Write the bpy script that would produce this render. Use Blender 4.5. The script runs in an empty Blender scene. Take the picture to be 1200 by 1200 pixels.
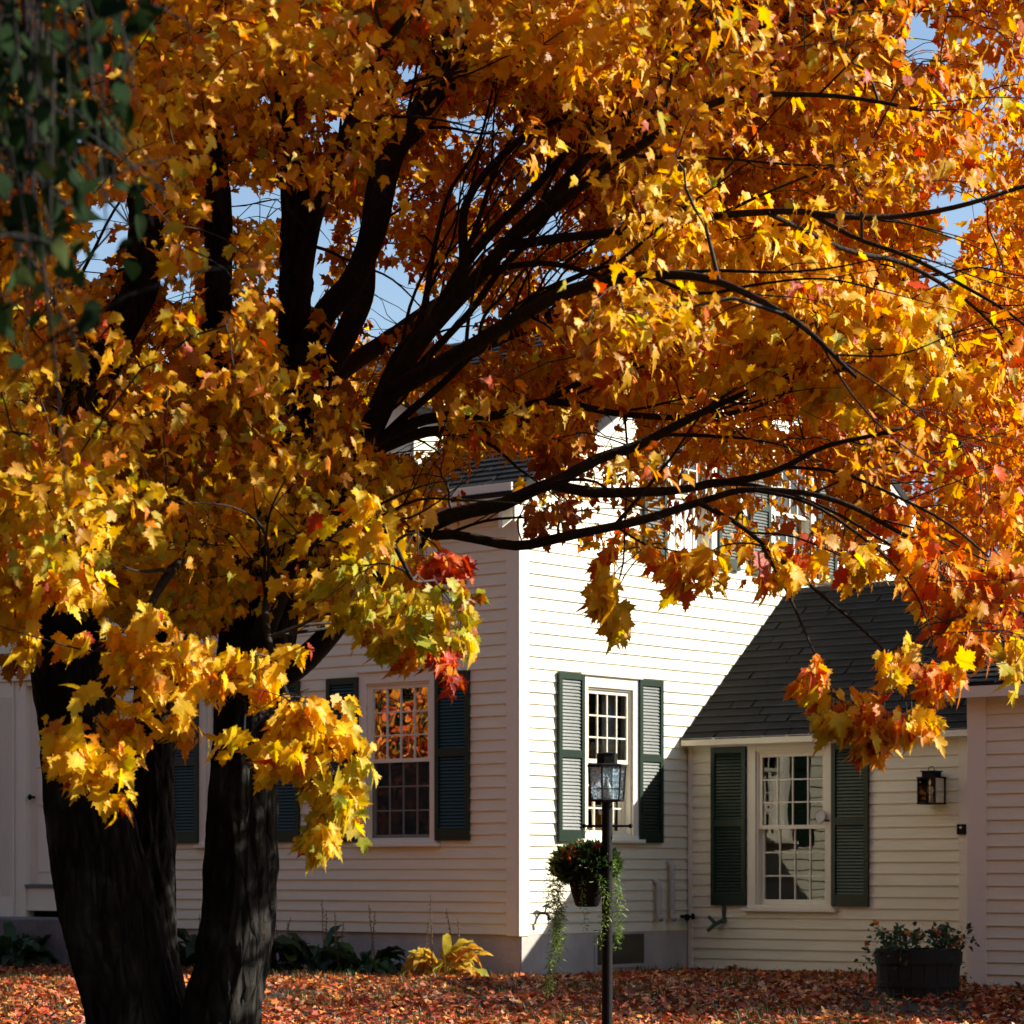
import bpy, bmesh, math, random
import numpy as np
from mathutils import Vector, Matrix, noise
random.seed(7)
RNG = np.random.default_rng(11)
S = bpy.context.scene
COL = S.collection
F = 3200.0          # focal length in photo pixels (1200 wide)
HZ = 1022.0         # horizon row
EYE = 0.90
def pt(px, py, d):  # where a photo pixel lies at depth d
    return Vector(((px - 600) / F * d, d, EYE + (HZ - py) / F * d))
def proj(P):
    P = np.asarray(P, float)
    d = np.maximum(P[..., 1], 0.3)
    return 600 + P[..., 0] / d * F, HZ - (P[..., 2] - EYE) / d * F
def ground_z(x, y):
    def sm(a, b, t):
        t = min(1, max(0, (t - a) / (b - a))); return t * t * (3 - 2 * t)
    z = -0.42 * (1 - sm(8, 21.5, y)) - 0.25 * (1 - sm(-6, 9, y))
    z += 0.035 * noise.noise(Vector((x * .35, y * .35, 0))) * (1 - .8 * sm(20, 22, y))
    return z
# ------------------------------------------------------------------ house frame
A = math.radians(-39.63)
CA, SA = math.cos(A), math.sin(A)
O = Vector((0.0575, 23.0, 0))
def hx(px, Yc):     # local X on a front plane Y = Yc
    k = (px - 600) / F
    # world x = Ox + X*CA - Y*SA ; d = Oy + X*SA + Y*CA
    return (k * (O.y + Yc * CA) - O.x + Yc * SA) / (CA - k * SA)
def hy(px, Xc):     # local Y on a gable plane X = Xc
    k = (px - 600) / F
    return (k * (O.y + Xc * SA) - O.x - Xc * CA) / (-SA - k * CA)
def hz(py, X, Y):
    d = O.y + X * SA + Y * CA
    return EYE + (HZ - py) / F * d
def l2w(X, Y, Z): return Vector((O.x + X * CA - Y * SA, O.y + X * SA + Y * CA, Z))
SUNL = Vector((1.0, 1.0, .87)).normalized()
SUN = Vector((SUNL.x * CA - SUNL.y * SA, SUNL.x * SA + SUNL.y * CA, SUNL.z))
ELEV = math.asin(SUN.z)
AZ = math.atan2(SUN.x, SUN.y)      # clockwise from +Y
# ------------------------------------------------------------------ materials
def mat(name):
    m = bpy.data.materials.new(name); m.use_nodes = True
    nt = m.node_tree; return m, nt, nt.nodes['Principled BSDF']
def N(nt, t, **kw):
    n = nt.nodes.new(t)
    for k, v in kw.items():
        if k in n.inputs: n.inputs[k].default_value = v
        else: setattr(n, k, v)
    return n
def paint(name, c, rough=.55, var=.12, scale=3., bump=0., bscale=40., stretch=None, metal=0., spec=.5):
    m, nt, b = mat(name)
    tc = N(nt, 'ShaderNodeTexCoord'); mp = N(nt, 'ShaderNodeMapping')
    if stretch: mp.inputs['Scale'].default_value = stretch
    nt.links.new(tc.outputs['Object'], mp.inputs['Vector'])
    n1 = N(nt, 'ShaderNodeTexNoise', Scale=scale, Detail=8., Roughness=.65)
    nt.links.new(mp.outputs[0], n1.inputs['Vector'])
    r = N(nt, 'ShaderNodeValToRGB')
    r.color_ramp.elements[0].position = .3; r.color_ramp.elements[1].position = .72
    r.color_ramp.elements[0].color = (*[x * (1 - var) for x in c], 1)
    r.color_ramp.elements[1].color = (*[min(1, x * (1 + var * .6)) for x in c], 1)
    nt.links.new(n1.outputs['Fac'], r.inputs[0]); nt.links.new(r.outputs[0], b.inputs['Base Color'])
    b.inputs['Roughness'].default_value = rough; b.inputs['Metallic'].default_value = metal
    b.inputs['Specular IOR Level'].default_value = spec
    if bump:
        n2 = N(nt, 'ShaderNodeTexNoise', Scale=bscale, Detail=6.)
        nt.links.new(mp.outputs[0], n2.inputs['Vector'])
        bp = N(nt, 'ShaderNodeBump', Strength=bump, Distance=.01)
        nt.links.new(n2.outputs['Fac'], bp.inputs['Height']); nt.links.new(bp.outputs[0], b.inputs['Normal'])
    return m
def attr_mat(name, rough=.6, trans=0., spec=.4, bump=0., tsat=1.0, tgain=1.0):
    m, nt, b = mat(name)
    at = N(nt, 'ShaderNodeAttribute', attribute_name='Col')
    tc = N(nt, 'ShaderNodeTexCoord')
    n1 = N(nt, 'ShaderNodeTexNoise', Scale=28., Detail=4.)
    nt.links.new(tc.outputs['Object'], n1.inputs['Vector'])
    hs = N(nt, 'ShaderNodeHueSaturation')
    mr = N(nt, 'ShaderNodeMapRange'); mr.inputs[3].default_value = .7; mr.inputs[4].default_value = 1.25
    nt.links.new(n1.outputs['Fac'], mr.inputs[0]); nt.links.new(mr.outputs[0], hs.inputs['Value'])
    nt.links.new(at.outputs['Color'], hs.inputs['Color'])
    nt.links.new(hs.outputs[0], b.inputs['Base Color'])
    b.inputs['Roughness'].default_value = rough; b.inputs['Specular IOR Level'].default_value = spec
    if bump:
        n2 = N(nt, 'ShaderNodeTexNoise', Scale=60., Detail=6.)
        nt.links.new(tc.outputs['Object'], n2.inputs['Vector'])
        bp = N(nt, 'ShaderNodeBump', Strength=bump, Distance=.01)
        nt.links.new(n2.outputs['Fac'], bp.inputs['Height']); nt.links.new(bp.outputs[0], b.inputs['Normal'])
    if trans:
        h2 = N(nt, 'ShaderNodeHueSaturation', Saturation=tsat, Value=tgain)
        nt.links.new(hs.outputs[0], h2.inputs['Color'])
        t = N(nt, 'ShaderNodeBsdfTranslucent'); nt.links.new(h2.outputs[0], t.inputs['Color'])
        mx = N(nt, 'ShaderNodeMixShader', Fac=trans)
        mx.inputs[0].default_value = trans
        nt.links.new(b.outputs[0], mx.inputs[1]); nt.links.new(t.outputs[0], mx.inputs[2])
        nt.links.new(mx.outputs[0], nt.nodes['Material Output'].inputs['Surface'])
    return m
def bark_mat(name, c0, c1):
    m, nt, b = mat(name)
    tc = N(nt, 'ShaderNodeTexCoord'); mp = N(nt, 'ShaderNodeMapping'); mp.inputs['Scale'].default_value = (20, 20, 5.5)
    nt.links.new(tc.outputs['Object'], mp.inputs['Vector'])
    n0 = N(nt, 'ShaderNodeTexNoise', Scale=1.3, Detail=10., Roughness=.7, Distortion=.6)
    nt.links.new(mp.outputs[0], n0.inputs['Vector'])
    v = N(nt, 'ShaderNodeTexVoronoi', feature='DISTANCE_TO_EDGE', Scale=1.1)
    mxv = N(nt, 'ShaderNodeMixRGB', Fac=.25); mxv.inputs[0].default_value = .25
    nt.links.new(mp.outputs[0], mxv.inputs[1]); nt.links.new(n0.outputs['Color'], mxv.inputs[2])
    nt.links.new(mxv.outputs[0], v.inputs['Vector'])
    mu = N(nt, 'ShaderNodeMath', operation='MULTIPLY'); nt.links.new(v.outputs['Distance'], mu.inputs[0]); nt.links.new(n0.outputs['Fac'], mu.inputs[1])
    r = N(nt, 'ShaderNodeValToRGB'); r.color_ramp.elements[0].position = .0; r.color_ramp.elements[1].position = .3
    r.color_ramp.elements[0].color = (*c0, 1); r.color_ramp.elements[1].color = (*c1, 1)
    hr = N(nt, 'ShaderNodeMapRange'); hr.inputs[2].default_value = .22
    nt.links.new(mu.outputs[0], hr.inputs[0])
    nt.links.new(mu.outputs[0], r.inputs[0])
    n3 = N(nt, 'ShaderNodeTexNoise', Scale=3.5, Detail=6.); nt.links.new(tc.outputs['Object'], n3.inputs['Vector'])
    r3 = N(nt, 'ShaderNodeValToRGB'); r3.color_ramp.elements[0].position = .56; r3.color_ramp.elements[1].position = .68
    nt.links.new(n3.outputs['Fac'], r3.inputs[0])
    mx = N(nt, 'ShaderNodeMixRGB'); mx.inputs[2].default_value = (.10, .115, .085, 1)   # lichen
    ml = N(nt, 'ShaderNodeMath', operation='MULTIPLY'); ml.inputs[1].default_value = .4
    nt.links.new(r3.outputs[0], ml.inputs[0]); nt.links.new(ml.outputs[0], mx.inputs[0])
    nt.links.new(r.outputs[0], mx.inputs[1]); nt.links.new(mx.outputs[0], b.inputs['Base Color'])
    b.inputs['Roughness'].default_value = .85; b.inputs['Specular IOR Level'].default_value = .25
    bp = N(nt, 'ShaderNodeBump', Strength=1., Distance=.045)
    nt.links.new(hr.outputs[0], bp.inputs['Height']); nt.links.new(bp.outputs[0], b.inputs['Normal'])
    return m
def glass_mat(name, tint=(.85, .9, .9), wav=0., rough=.0, ior=1.5):
    m, nt, b = mat(name); nt.nodes.remove(b)
    fr = N(nt, 'ShaderNodeFresnel', IOR=ior)
    gl = N(nt, 'ShaderNodeBsdfGlossy', Roughness=rough)
    tr = N(nt, 'ShaderNodeBsdfTransparent'); tr.inputs[0].default_value = (*tint, 1)
    mx = N(nt, 'ShaderNodeMixShader')
    ad = N(nt, 'ShaderNodeMath', operation='MULTIPLY_ADD'); ad.inputs[1].default_value = 1.6; ad.inputs[2].default_value = .02; ad.use_clamp = True
    nt.links.new(fr.outputs[0], ad.inputs[0]); nt.links.new(ad.outputs[0], mx.inputs[0])
    nt.links.new(tr.outputs[0], mx.inputs[1]); nt.links.new(gl.outputs[0], mx.inputs[2])
    nt.links.new(mx.outputs[0], nt.nodes['Material Output'].inputs['Surface'])
    if wav:
        tc = N(nt, 'ShaderNodeTexCoord'); n2 = N(nt, 'ShaderNodeTexNoise', Scale=wav, Detail=1.)
        nt.links.new(tc.outputs['Object'], n2.inputs['Vector'])
        bp = N(nt, 'ShaderNodeBump', Strength=.25 if wav < 20 else 1., Distance=.01 if wav < 20 else .02)
        nt.links.new(n2.outputs['Fac'], bp.inputs['Height'])
        nt.links.new(bp.outputs[0], gl.inputs['Normal']); nt.links.new(bp.outputs[0], fr.inputs['Normal'])
    return m
M_white = paint('white_paint', (.80, .755, .555), .5, .09, 2.2, .12, 30, (1, 1, 6))
M_trim = paint('white_trim', (.80, .75, .60), .45, .05, 2.0, .06, 40)
M_green = paint('green_shutter_paint', (.008, .025, .013), .38, .12, 4., .1, 60, (1, 1, 1), spec=.42)
M_black = paint('black_metal', (.005, .005, .005), .7, .25, 8., .15, 60, spec=.2)
M_conc = paint('foundation_concrete', (.50, .47, .41), .9, .25, 2.5, .4, 35)
M_stone = paint('granite_step', (.16, .155, .15), .85, .35, 6., .5, 40)
M_shing = attr_mat('asphalt_shingle', .95, 0, .15, .5)
M_glass = glass_mat('window_glass', wav=3.)
M_seed = glass_mat('seeded_glass', (.75, .85, .92), 55., .08)
def _seed():
    nt = M_seed.node_tree; out = nt.nodes['Material Output']; src = out.inputs['Surface'].links[0].from_socket
    t = N(nt, 'ShaderNodeBsdfTranslucent'); t.inputs[0].default_value = (.42, .52, .58, 1)
    n = N(nt, 'ShaderNodeTexNoise', Scale=70., Detail=3.); tc = N(nt, 'ShaderNodeTexCoord'); nt.links.new(tc.outputs['Object'], n.inputs['Vector'])
    r = N(nt, 'ShaderNodeMapRange'); r.inputs[1].default_value = .42; r.inputs[2].default_value = .6; r.inputs[3].default_value = .15; r.inputs[4].default_value = .75
    mx = N(nt, 'ShaderNodeMixShader'); nt.links.new(n.outputs['Fac'], r.inputs[0]); nt.links.new(r.outputs[0], mx.inputs[0])
    nt.links.new(src, mx.inputs[1]); nt.links.new(t.outputs[0], mx.inputs[2]); nt.links.new(mx.outputs[0], out.inputs['Surface'])
_seed()
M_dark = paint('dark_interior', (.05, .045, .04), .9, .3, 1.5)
M_curt = paint('curtain_cloth', (.62, .60, .55), .9, .12, 5.)
M_bark = bark_mat('maple_bark', (.006, .005, .004), (.052, .042, .032))
M_twig = paint('twig_bark', (.030, .022, .016), .8, .35, 14., .4, 30)
M_limb = paint('limb_bark', (.026, .020, .015), .85, .55, 22., .9, 55, spec=.2)
M_leaf = attr_mat('maple_leaf', .46, .45, .24, .25, 1.08, 1.15)
M_gleaf = attr_mat('linden_leaf', .8, .15, .04, .1)
M_fall = attr_mat('fallen_leaf', .55, .12, .4)
M_plant = attr_mat('plant_leaf', .45, .35, .4)
M_pot = paint('dark_planter_wood', (.020, .012, .008), .8, .4, 3., .5, 30, (8, 8, 1))
M_pvc = paint('vent_pipe_plastic', (.52, .49, .43), .5, .08, 4.)
M_bracket = paint('green_iron', (.03, .065, .035), .5, .3, 20.)
M_bulb = paint('frosted_bulb_cover', (.75, .72, .62), .3, .03)
M_petal = attr_mat('flower_petal', .5, .35, .3)
def lawn_mat():
    m, nt, b = mat('lawn_soil')
    tc = N(nt, 'ShaderNodeTexCoord')
    n1 = N(nt, 'ShaderNodeTexNoise', Scale=1.2, Detail=8.); n2 = N(nt, 'ShaderNodeTexNoise', Scale=45., Detail=6.)
    for n in (n1, n2): nt.links.new(tc.outputs['Object'], n.inputs['Vector'])
    r = N(nt, 'ShaderNodeValToRGB'); r.color_ramp.elements[0].position = .4; r.color_ramp.elements[1].position = .62
    r.color_ramp.elements[0].color = (.020, .026, .008, 1); r.color_ramp.elements[1].color = (.042, .022, .012, 1)
    nt.links.new(n1.outputs['Fac'], r.inputs[0])
    mx = N(nt, 'ShaderNodeMixRGB', blend_type='MULTIPLY'); mx.inputs[0].default_value = .8
    nt.links.new(r.outputs[0], mx.inputs[1]); nt.links.new(n2.outputs['Color'], mx.inputs[2])
    nt.links.new(mx.outputs[0], b.inputs['Base Color']); b.inputs['Roughness'].default_value = .95
    bp = N(nt, 'ShaderNodeBump', Strength=.8, Distance=.03); nt.links.new(n2.outputs['Fac'], bp.inputs['Height']); nt.links.new(bp.outputs[0], b.inputs['Normal'])
    return m
M_lawn = lawn_mat()
M_screen, _nt, _b = mat('insect_screen'); _b.inputs['Base Color'].default_value = (.02, .02, .02, 1); _b.inputs['Roughness'].default_value = .8; _b.inputs['Alpha'].default_value = .5
# ------------------------------------------------------------------ object helpers
def tag(o, label=None, cat=None, group=None, kind=None):
    if label: o['label'] = label
    if cat: o['category'] = cat
    if group: o['group'] = group
    if kind: o['kind'] = kind
    return o
def empty(name, loc, label, cat, rz=0, group=None):
    o = bpy.data.objects.new(name, None); COL.objects.link(o)
    o.location = loc; o.rotation_euler = (0, 0, rz); o.empty_display_size = .2
    return tag(o, label, cat, group)
def link(name, me, m, parent=None, offset=None):
    me.materials.append(m)
    o = bpy.data.objects.new(name, me); COL.objects.link(o)
    if parent: o.parent = parent
    return o
class MB:
    """collects boxes, tubes and plates; builds ONE mesh"""
    def __init__(s, fn=None): s.v = []; s.f = []; s.c = []; s.fn = fn or (lambda a, b, c: (a, b, c)); s.smooth = False
    def add(s, vs, fs, col=None):
        k = len(s.v); s.v += [s.fn(*p) for p in vs]; s.f += [tuple(i + k for i in f) for f in fs]
        s.c += [col or (1, 1, 1)] * len(vs)
    def box(s, a0, a1, b0, b1, c0, c1, col=None):
        vs = [(a, b, c) for a in (a0, a1) for b in (b0, b1) for c in (c0, c1)]
        s.add(vs, [(0, 1, 3, 2), (4, 6, 7, 5), (0, 4, 5, 1), (2, 3, 7, 6), (0, 2, 6, 4), (1, 5, 7, 3)], col)
    def hexa(s, q, col=None):   # 8 explicit points: 4 back, 4 front
        s.add(q, [(3, 2, 1, 0), (4, 5, 6, 7), (0, 1, 5, 4), (1, 2, 6, 5), (2, 3, 7, 6), (3, 0, 4, 7)], col)
    def tube(s, P, R, n=8, col=None, cap=True):
        P = [Vector(p) for p in P]; vs = []; k = len(P)
        t0 = (P[1] - P[0]).normalized(); up = Vector((0, 0, 1)) if abs(t0.z) < .9 else Vector((1, 0, 0))
        a = t0.cross(up).normalized()
        for i in range(k):
            t = (P[min(i + 1, k - 1)] - P[max(i - 1, 0)]).normalized()
            a = (a - t * a.dot(t)); a = a.normalized() if a.length > 1e-6 else t.orthogonal().normalized()
            b = t.cross(a); r = R[i] if hasattr(R, '__len__') else R
            for j in range(n):
                g = 2 * math.pi * j / n
                vs.append(tuple(P[i] + (a * math.cos(g) + b * math.sin(g)) * r))
        fs = [(i * n + j, i * n + (j + 1) % n, (i + 1) * n + (j + 1) % n, (i + 1) * n + j) for i in range(k - 1) for j in range(n)]
        if cap: fs += [tuple(range(n - 1, -1, -1)), tuple((k - 1) * n + j for j in range(n))]
        s.add(vs, fs, col)
    def lathe(s, prof, n=24, c=(0, 0, 0), col=None, rot=0.):
        vs = []; k = len(prof)
        for r, z in prof:
            for j in range(n):
                g = 2 * math.pi * j / n + rot; vs.append((c[0] + r * math.cos(g), c[1] + r * math.sin(g), c[2] + z))
        fs = [(i * n + j, i * n + (j + 1) % n, (i + 1) * n + (j + 1) % n, (i + 1) * n + j) for i in range(k - 1) for j in range(n)]
        fs += [tuple(range(n - 1, -1, -1)), tuple((k - 1) * n + j for j in range(n))]
        s.add(vs, fs, col)
    def build(s, name, m, parent=None, smooth=False, bevel=0., vcol=False):
        me = bpy.data.meshes.new(name); me.from_pydata(s.v, [], s.f)
        bm = bmesh.new(); bm.from_mesh(me)
        bmesh.ops.recalc_face_normals(bm, faces=bm.faces); bm.to_mesh(me); bm.free()
        if vcol:
            at = me.color_attributes.new('Col', 'FLOAT_COLOR', 'POINT')
            arr = np.ones((len(s.v), 4), np.float32); arr[:, :3] = np.array(s.c); at.data.foreach_set('color', arr.ravel())
        if smooth: me.polygons.foreach_set('use_smooth', [True] * len(me.polygons))
        o = link(name, me, m, parent)
        if bevel:
            md = o.modifiers.new('bevel', 'BEVEL'); md.width = bevel; md.segments = 2; md.limit_method = 'ANGLE'
        return o
# ------------------------------------------------------------------ leaves in bulk
LOBE = np.array([(0, 0), (.13, -.05), (.40, .02), (.30, .20), (.54, .48), (.40, .52), (.33, .50), (.17, .56), (.22, .78), (.11, .80), (0, 1.06)])
def leaf_template(kind):
    if kind == 'fine':
        h = np.array([(0, 0), (.10, -.04), (.31, -.03), (.27, .09), (.41, .13), (.35, .23), (.57, .43), (.45, .46), (.49, .57), (.36, .53), (.19, .59), (.27, .71), (.17, .74), (.19, .86), (.08, .87), (0, 1.1)])
    elif kind == 'maple':
        h = np.array([(0, 0), (.14, -.05), (.37, .01), (.34, .19), (.57, .45), (.42, .53), (.20, .58), (.26, .76), (.11, .81), (0, 1.08)])
    elif kind == 'fallen':
        h = np.array([(0, 0), (.34, .0), (.26, .2), (.52, .5), (.18, .56), (.2, .78), (0, 1.02)])
    elif kind == 'needle':
        h = np.array([(0, 0), (.10, .2), (.09, .7), (0, 1.0)])
    else:  # heart
        h = np.array([(0, .04), (.14, -.06), (.34, .04), (.44, .26), (.38, .52), (.2, .8), (0, 1.08)])
    out = np.vstack([h, h[-2:0:-1] * [-1, 1]])
    v = np.vstack([[(0, .36)], out])
    n = len(out)
    tri = np.array([(0, 1 + i, 1 + (i + 1) % n) for i in range(n)])
    return v, tri
def leaf_batch(P, T, Nn, size, col, kind, fold, droop):
    v2, tri = leaf_template(kind)
    n = len(P); k = len(v2)
    T = T / np.linalg.norm(T, axis=1, keepdims=True)
    Nn = Nn - T * np.sum(Nn * T, axis=1, keepdims=True); Nn /= np.maximum(np.linalg.norm(Nn, axis=1, keepdims=True), 1e-6)
    B = np.cross(T, Nn)
    fo = fold * RNG.uniform(-.5, 1.6, n)[:, None]; dr = droop * RNG.uniform(-.4, 1.8, n)[:, None]
    x = v2[None, :, 0] * RNG.uniform(.66, 1.05, n)[:, None]; y = np.repeat(v2[None, :, 1], n, 0)
    tw_ = RNG.normal(0, .22, n)[:, None]
    z = fo * np.abs(x) - dr * y * y + (fo * .6) * np.sin(x * 7 + RNG.uniform(0, 6, n)[:, None]) * .25 + tw_ * x * y
    W = P[:, None, :] + size[:, None, None] * (x[..., None] * B[:, None] + y[..., None] * T[:, None] + z[..., None] * Nn[:, None])
    c = np.ones((n, k, 4), np.float32); c[..., :3] = col[:, None, :]
    # the margins of a turning leaf are redder than its middle (pigment)
    c[:, 0, 1] *= 1.12
    c[:, 1:, 1] *= RNG.uniform(.84, 1.06, (n, 1))
    Fc = (tri[None] + (np.arange(n) * k)[:, None, None]).reshape(-1).astype(np.int32)
    return W.reshape(-1, 3).astype(np.float32), Fc, c.reshape(-1, 4)
def leaf_mesh(name, P, T, Nn, size, col, m, parent, kind='maple', fold=.22, droop=.25, smooth=False, fine=None):
    if fine is None: bs = [leaf_batch(P, T, Nn, size, col, kind, fold, droop)]
    else: bs = [leaf_batch(P[q], T[q], Nn[q], size[q], col[q], k_, fold, droop) for q, k_ in ((fine, 'fine'), (~fine, kind))]
    o_ = 0; Vs, Fs, Cs = [], [], []
    for V_, F_, C_ in bs: Vs.append(V_); Fs.append(F_ + o_); Cs.append(C_); o_ += len(V_)
    V = np.vstack(Vs); Fc = np.concatenate(Fs); c = np.vstack(Cs); nf = len(Fc) // 3
    me = bpy.data.meshes.new(name)
    me.vertices.add(len(V)); me.vertices.foreach_set('co', V.ravel())
    me.loops.add(len(Fc)); me.loops.foreach_set('vertex_index', Fc)
    me.polygons.add(nf); me.polygons.foreach_set('loop_start', np.arange(0, nf * 3, 3, dtype=np.int32))
    at = me.color_attributes.new('Col', 'FLOAT_COLOR', 'POINT')
    at.data.foreach_set('color', c.ravel())
    me.update(calc_edges=True); me.validate()
    return link(name, me, m, parent)
def unit(v): return v / np.maximum(np.linalg.norm(v, axis=-1, keepdims=True), 1e-9)
def catmull(P, step):
    P = [np.array(p, float) for p in P]
    if len(P) < 3: P = [P[0], (P[0] + P[-1]) / 2, P[-1]]
    Q = [2 * P[0] - P[1]] + P + [2 * P[-1] - P[-2]]
    out = []
    for i in range(1, len(Q) - 2):
        a, b, c, d = Q[i - 1:i + 3]
        n = max(2, int(np.linalg.norm((c - b)[:3]) / step))
        for j in range(n):
            t = j / n
            out.append(.5 * ((2 * b) + (c - a) * t + (2 * a - 5 * b + 4 * c - d) * t * t + (3 * b - a - 3 * c + d) * t ** 3))
    out.append(P[-1]); return np.array(out)
exec_parts = []
# ================================================================== GROUND
def build_ground():
    xs = np.concatenate([[-400, -150, -60, -30], np.arange(-16, 16.01, .5), [30, 60, 150, 400]])
    ys = np.concatenate([[-300, -80, -20], np.arange(-8, 30.01, .5), [45, 80, 200, 600]])
    v = [(x, y, ground_z(x, y)) for y in ys for x in xs]; nx = len(xs)
    f = [(j * nx + i, j * nx + i + 1, (j + 1) * nx + i + 1, (j + 1) * nx + i) for j in range(len(ys) - 1) for i in range(nx - 1)]
    me = bpy.data.meshes.new('lawn'); me.from_pydata(v, [], f)
    me.polygons.foreach_set('use_smooth', [True] * len(me.polygons))
    tag(link('lawn', me, M_lawn), kind='structure')
    # fallen leaves
    n = 62000
    d = RNG.uniform(13.2, 25.5, n * 2); x = RNG.uniform(-6.5, 7.5, n * 2)
    w2l = lambda x, y: ((x - O.x) * CA + (y - O.y) * SA, -(x - O.x) * SA + (y - O.y) * CA)
    X, Y = w2l(x, d)
    inside = ((X < .05) & (Y > -.05)) | ((X >= 0) & (X < 4) & (Y > 2.38)) | ((X >= 3.95) & (Y > .56))
    bed = (X < -.15) & (Y > -.75) & (Y < 0)
    dens = np.array([noise.noise(Vector((a * .9, b * .9, 3))) for a, b in zip(x, d)]) * .95 + .62
    ok = ~inside & (RNG.random(n * 2) < np.clip(dens, .06, 1)) & ~(bed & (RNG.random(n * 2) < .7))
    x, d = x[ok][:n], d[ok][:n]; n = len(x)
    z = np.array([ground_z(a, b) for a, b in zip(x, d)]) + RNG.uniform(.006, .04, n)
    P = np.stack([x, d, z], 1)
    T = unit(np.stack([RNG.normal(0, 1, n), RNG.normal(0, 1, n), RNG.normal(0, .22, n)], 1))
    Nn = np.stack([RNG.normal(0, .42, n), RNG.normal(0, .42, n), np.ones(n)], 1)
    pal = np.array([(.42, .085, .02), (.30, .045, .015), (.55, .17, .03), (.62, .30, .06), (.22, .07, .025), (.50, .07, .03), (.55, .36, .2)])
    c = pal[RNG.choice(len(pal), n, p=[.24, .17, .22, .12, .10, .08, .07])] * RNG.uniform(.5, 1.4, (n, 1)) * np.array([1.08, 1.0, .95])
    o = leaf_mesh('fallen_leaves', P, T, Nn, RNG.uniform(.034, .07, n), c, M_fall, None, 'fallen', .5, .5)
    tag(o, 'red and orange fallen maple leaves covering the lawn in front of the white house', 'leaves', kind='stuff')
    # grass
    mb = []; n = 5200
    v = []; f = []; cc = []
    for i in range(n):
        gx, gy = random.uniform(-6, 7), random.uniform(13.4, 24.5)
        X, Y = w2l(gx, gy)
        if (X < .02 and Y > -.05) or (0 <= X < 4 and Y > 2.3) or (X >= 3.9 and Y > .5): continue
        if noise.noise(Vector((gx * .8, gy * .8, 9))) < .02: continue
        z = ground_z(gx, gy)
        for b in range(5):
            bx, by = gx + random.gauss(0, .05), gy + random.gauss(0, .05)
            h = random.uniform(.04, .11); g = random.uniform(0, 6.28); l = random.uniform(.01, .06)
            w = .0035; k = len(v)
            dx, dy = math.cos(g), math.sin(g)
            v += [(bx - dy * w, by + dx * w, z), (bx + dy * w, by - dx * w, z), (bx + dx * l * .4 + dy * w * .7, by + dy * l * .4 - dx * w * .7, z + h * .6), (bx + dx * l * .4 - dy * w * .7, by + dy * l * .4 + dx * w * .7, z + h * .6), (bx + dx * l, by + dy * l, z + h)]
            f += [(k, k + 1, k + 2, k + 3), (k + 3, k + 2, k + 4)]
            c = random.choice([(.05, .09, .015), (.04, .07, .012), (.10, .11, .03)]); cc += [c] * 5
    me = bpy.data.meshes.new('grass'); me.from_pydata(v, [], f)
    at = me.color_attributes.new('Col', 'FLOAT_COLOR', 'POINT'); a = np.ones((len(v), 4), np.float32); a[:, :3] = cc
    at.data.foreach_set('color', a.ravel())
    tag(link('grass', me, M_plant), 'short green grass showing between the fallen leaves', 'grass', kind='stuff')
build_ground()
# ================================================================== HOUSE
house = empty('house', O, 'white clapboard cape house with dark green shutters and a low side wing', 'house', A)
LY = 2.406           # wing front
PY, PX = .586, 4.0   # projecting block: front plane, corner
def front(Yc): return lambda s, z, n: (s, Yc - n, z)
def gable(Xc): return lambda s, z, n: (Xc + n, s, z)
def courses(mb, s_rng, z0, z1, openings, low=7, e1=.0925, e2=.1005):
    z = z0; i = 0
    while z < z1 - .01:
        e = e1 if i < low else e2
        zt = min(z + e, z1)
        s0, s1 = s_rng(z, zt)
        if s1 - s0 > .02:
            segs = [(s0, s1)]
            for (a, b, c, d) in openings:
                if zt > c + .004 and z < d - .004:
                    ns = []
                    for (p, q) in segs:
                        if b <= p or a >= q: ns.append((p, q)); continue
                        if a > p: ns.append((p, a))
                        if b < q: ns.append((b, q))
                    segs = ns
            for (p, q) in segs:
                # boards of finite length, butted
                x = p
                L0 = random.uniform(1.6, 4.2)
                while x < q - .01:
                    xe = min(q, x + L0); L0 = random.uniform(2.6, 4.6)
                    if q - xe < .4: xe = q
                    j = random.uniform(-.0012, .0012); j2 = random.uniform(-.0012, .0012); t = .0185 + random.uniform(-.0015, .002)
                    top = zt + .018
                    mb.hexa([(x, z + j, -.01), (xe, z + j2, -.01), (xe, top, -.01), (x, top, -.01),
                             (x, z + j, t), (xe, z + j2, t), (xe, top, .0025), (x, top, .0025)])
                    x = xe + .0012
        z = zt; i += 1
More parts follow.
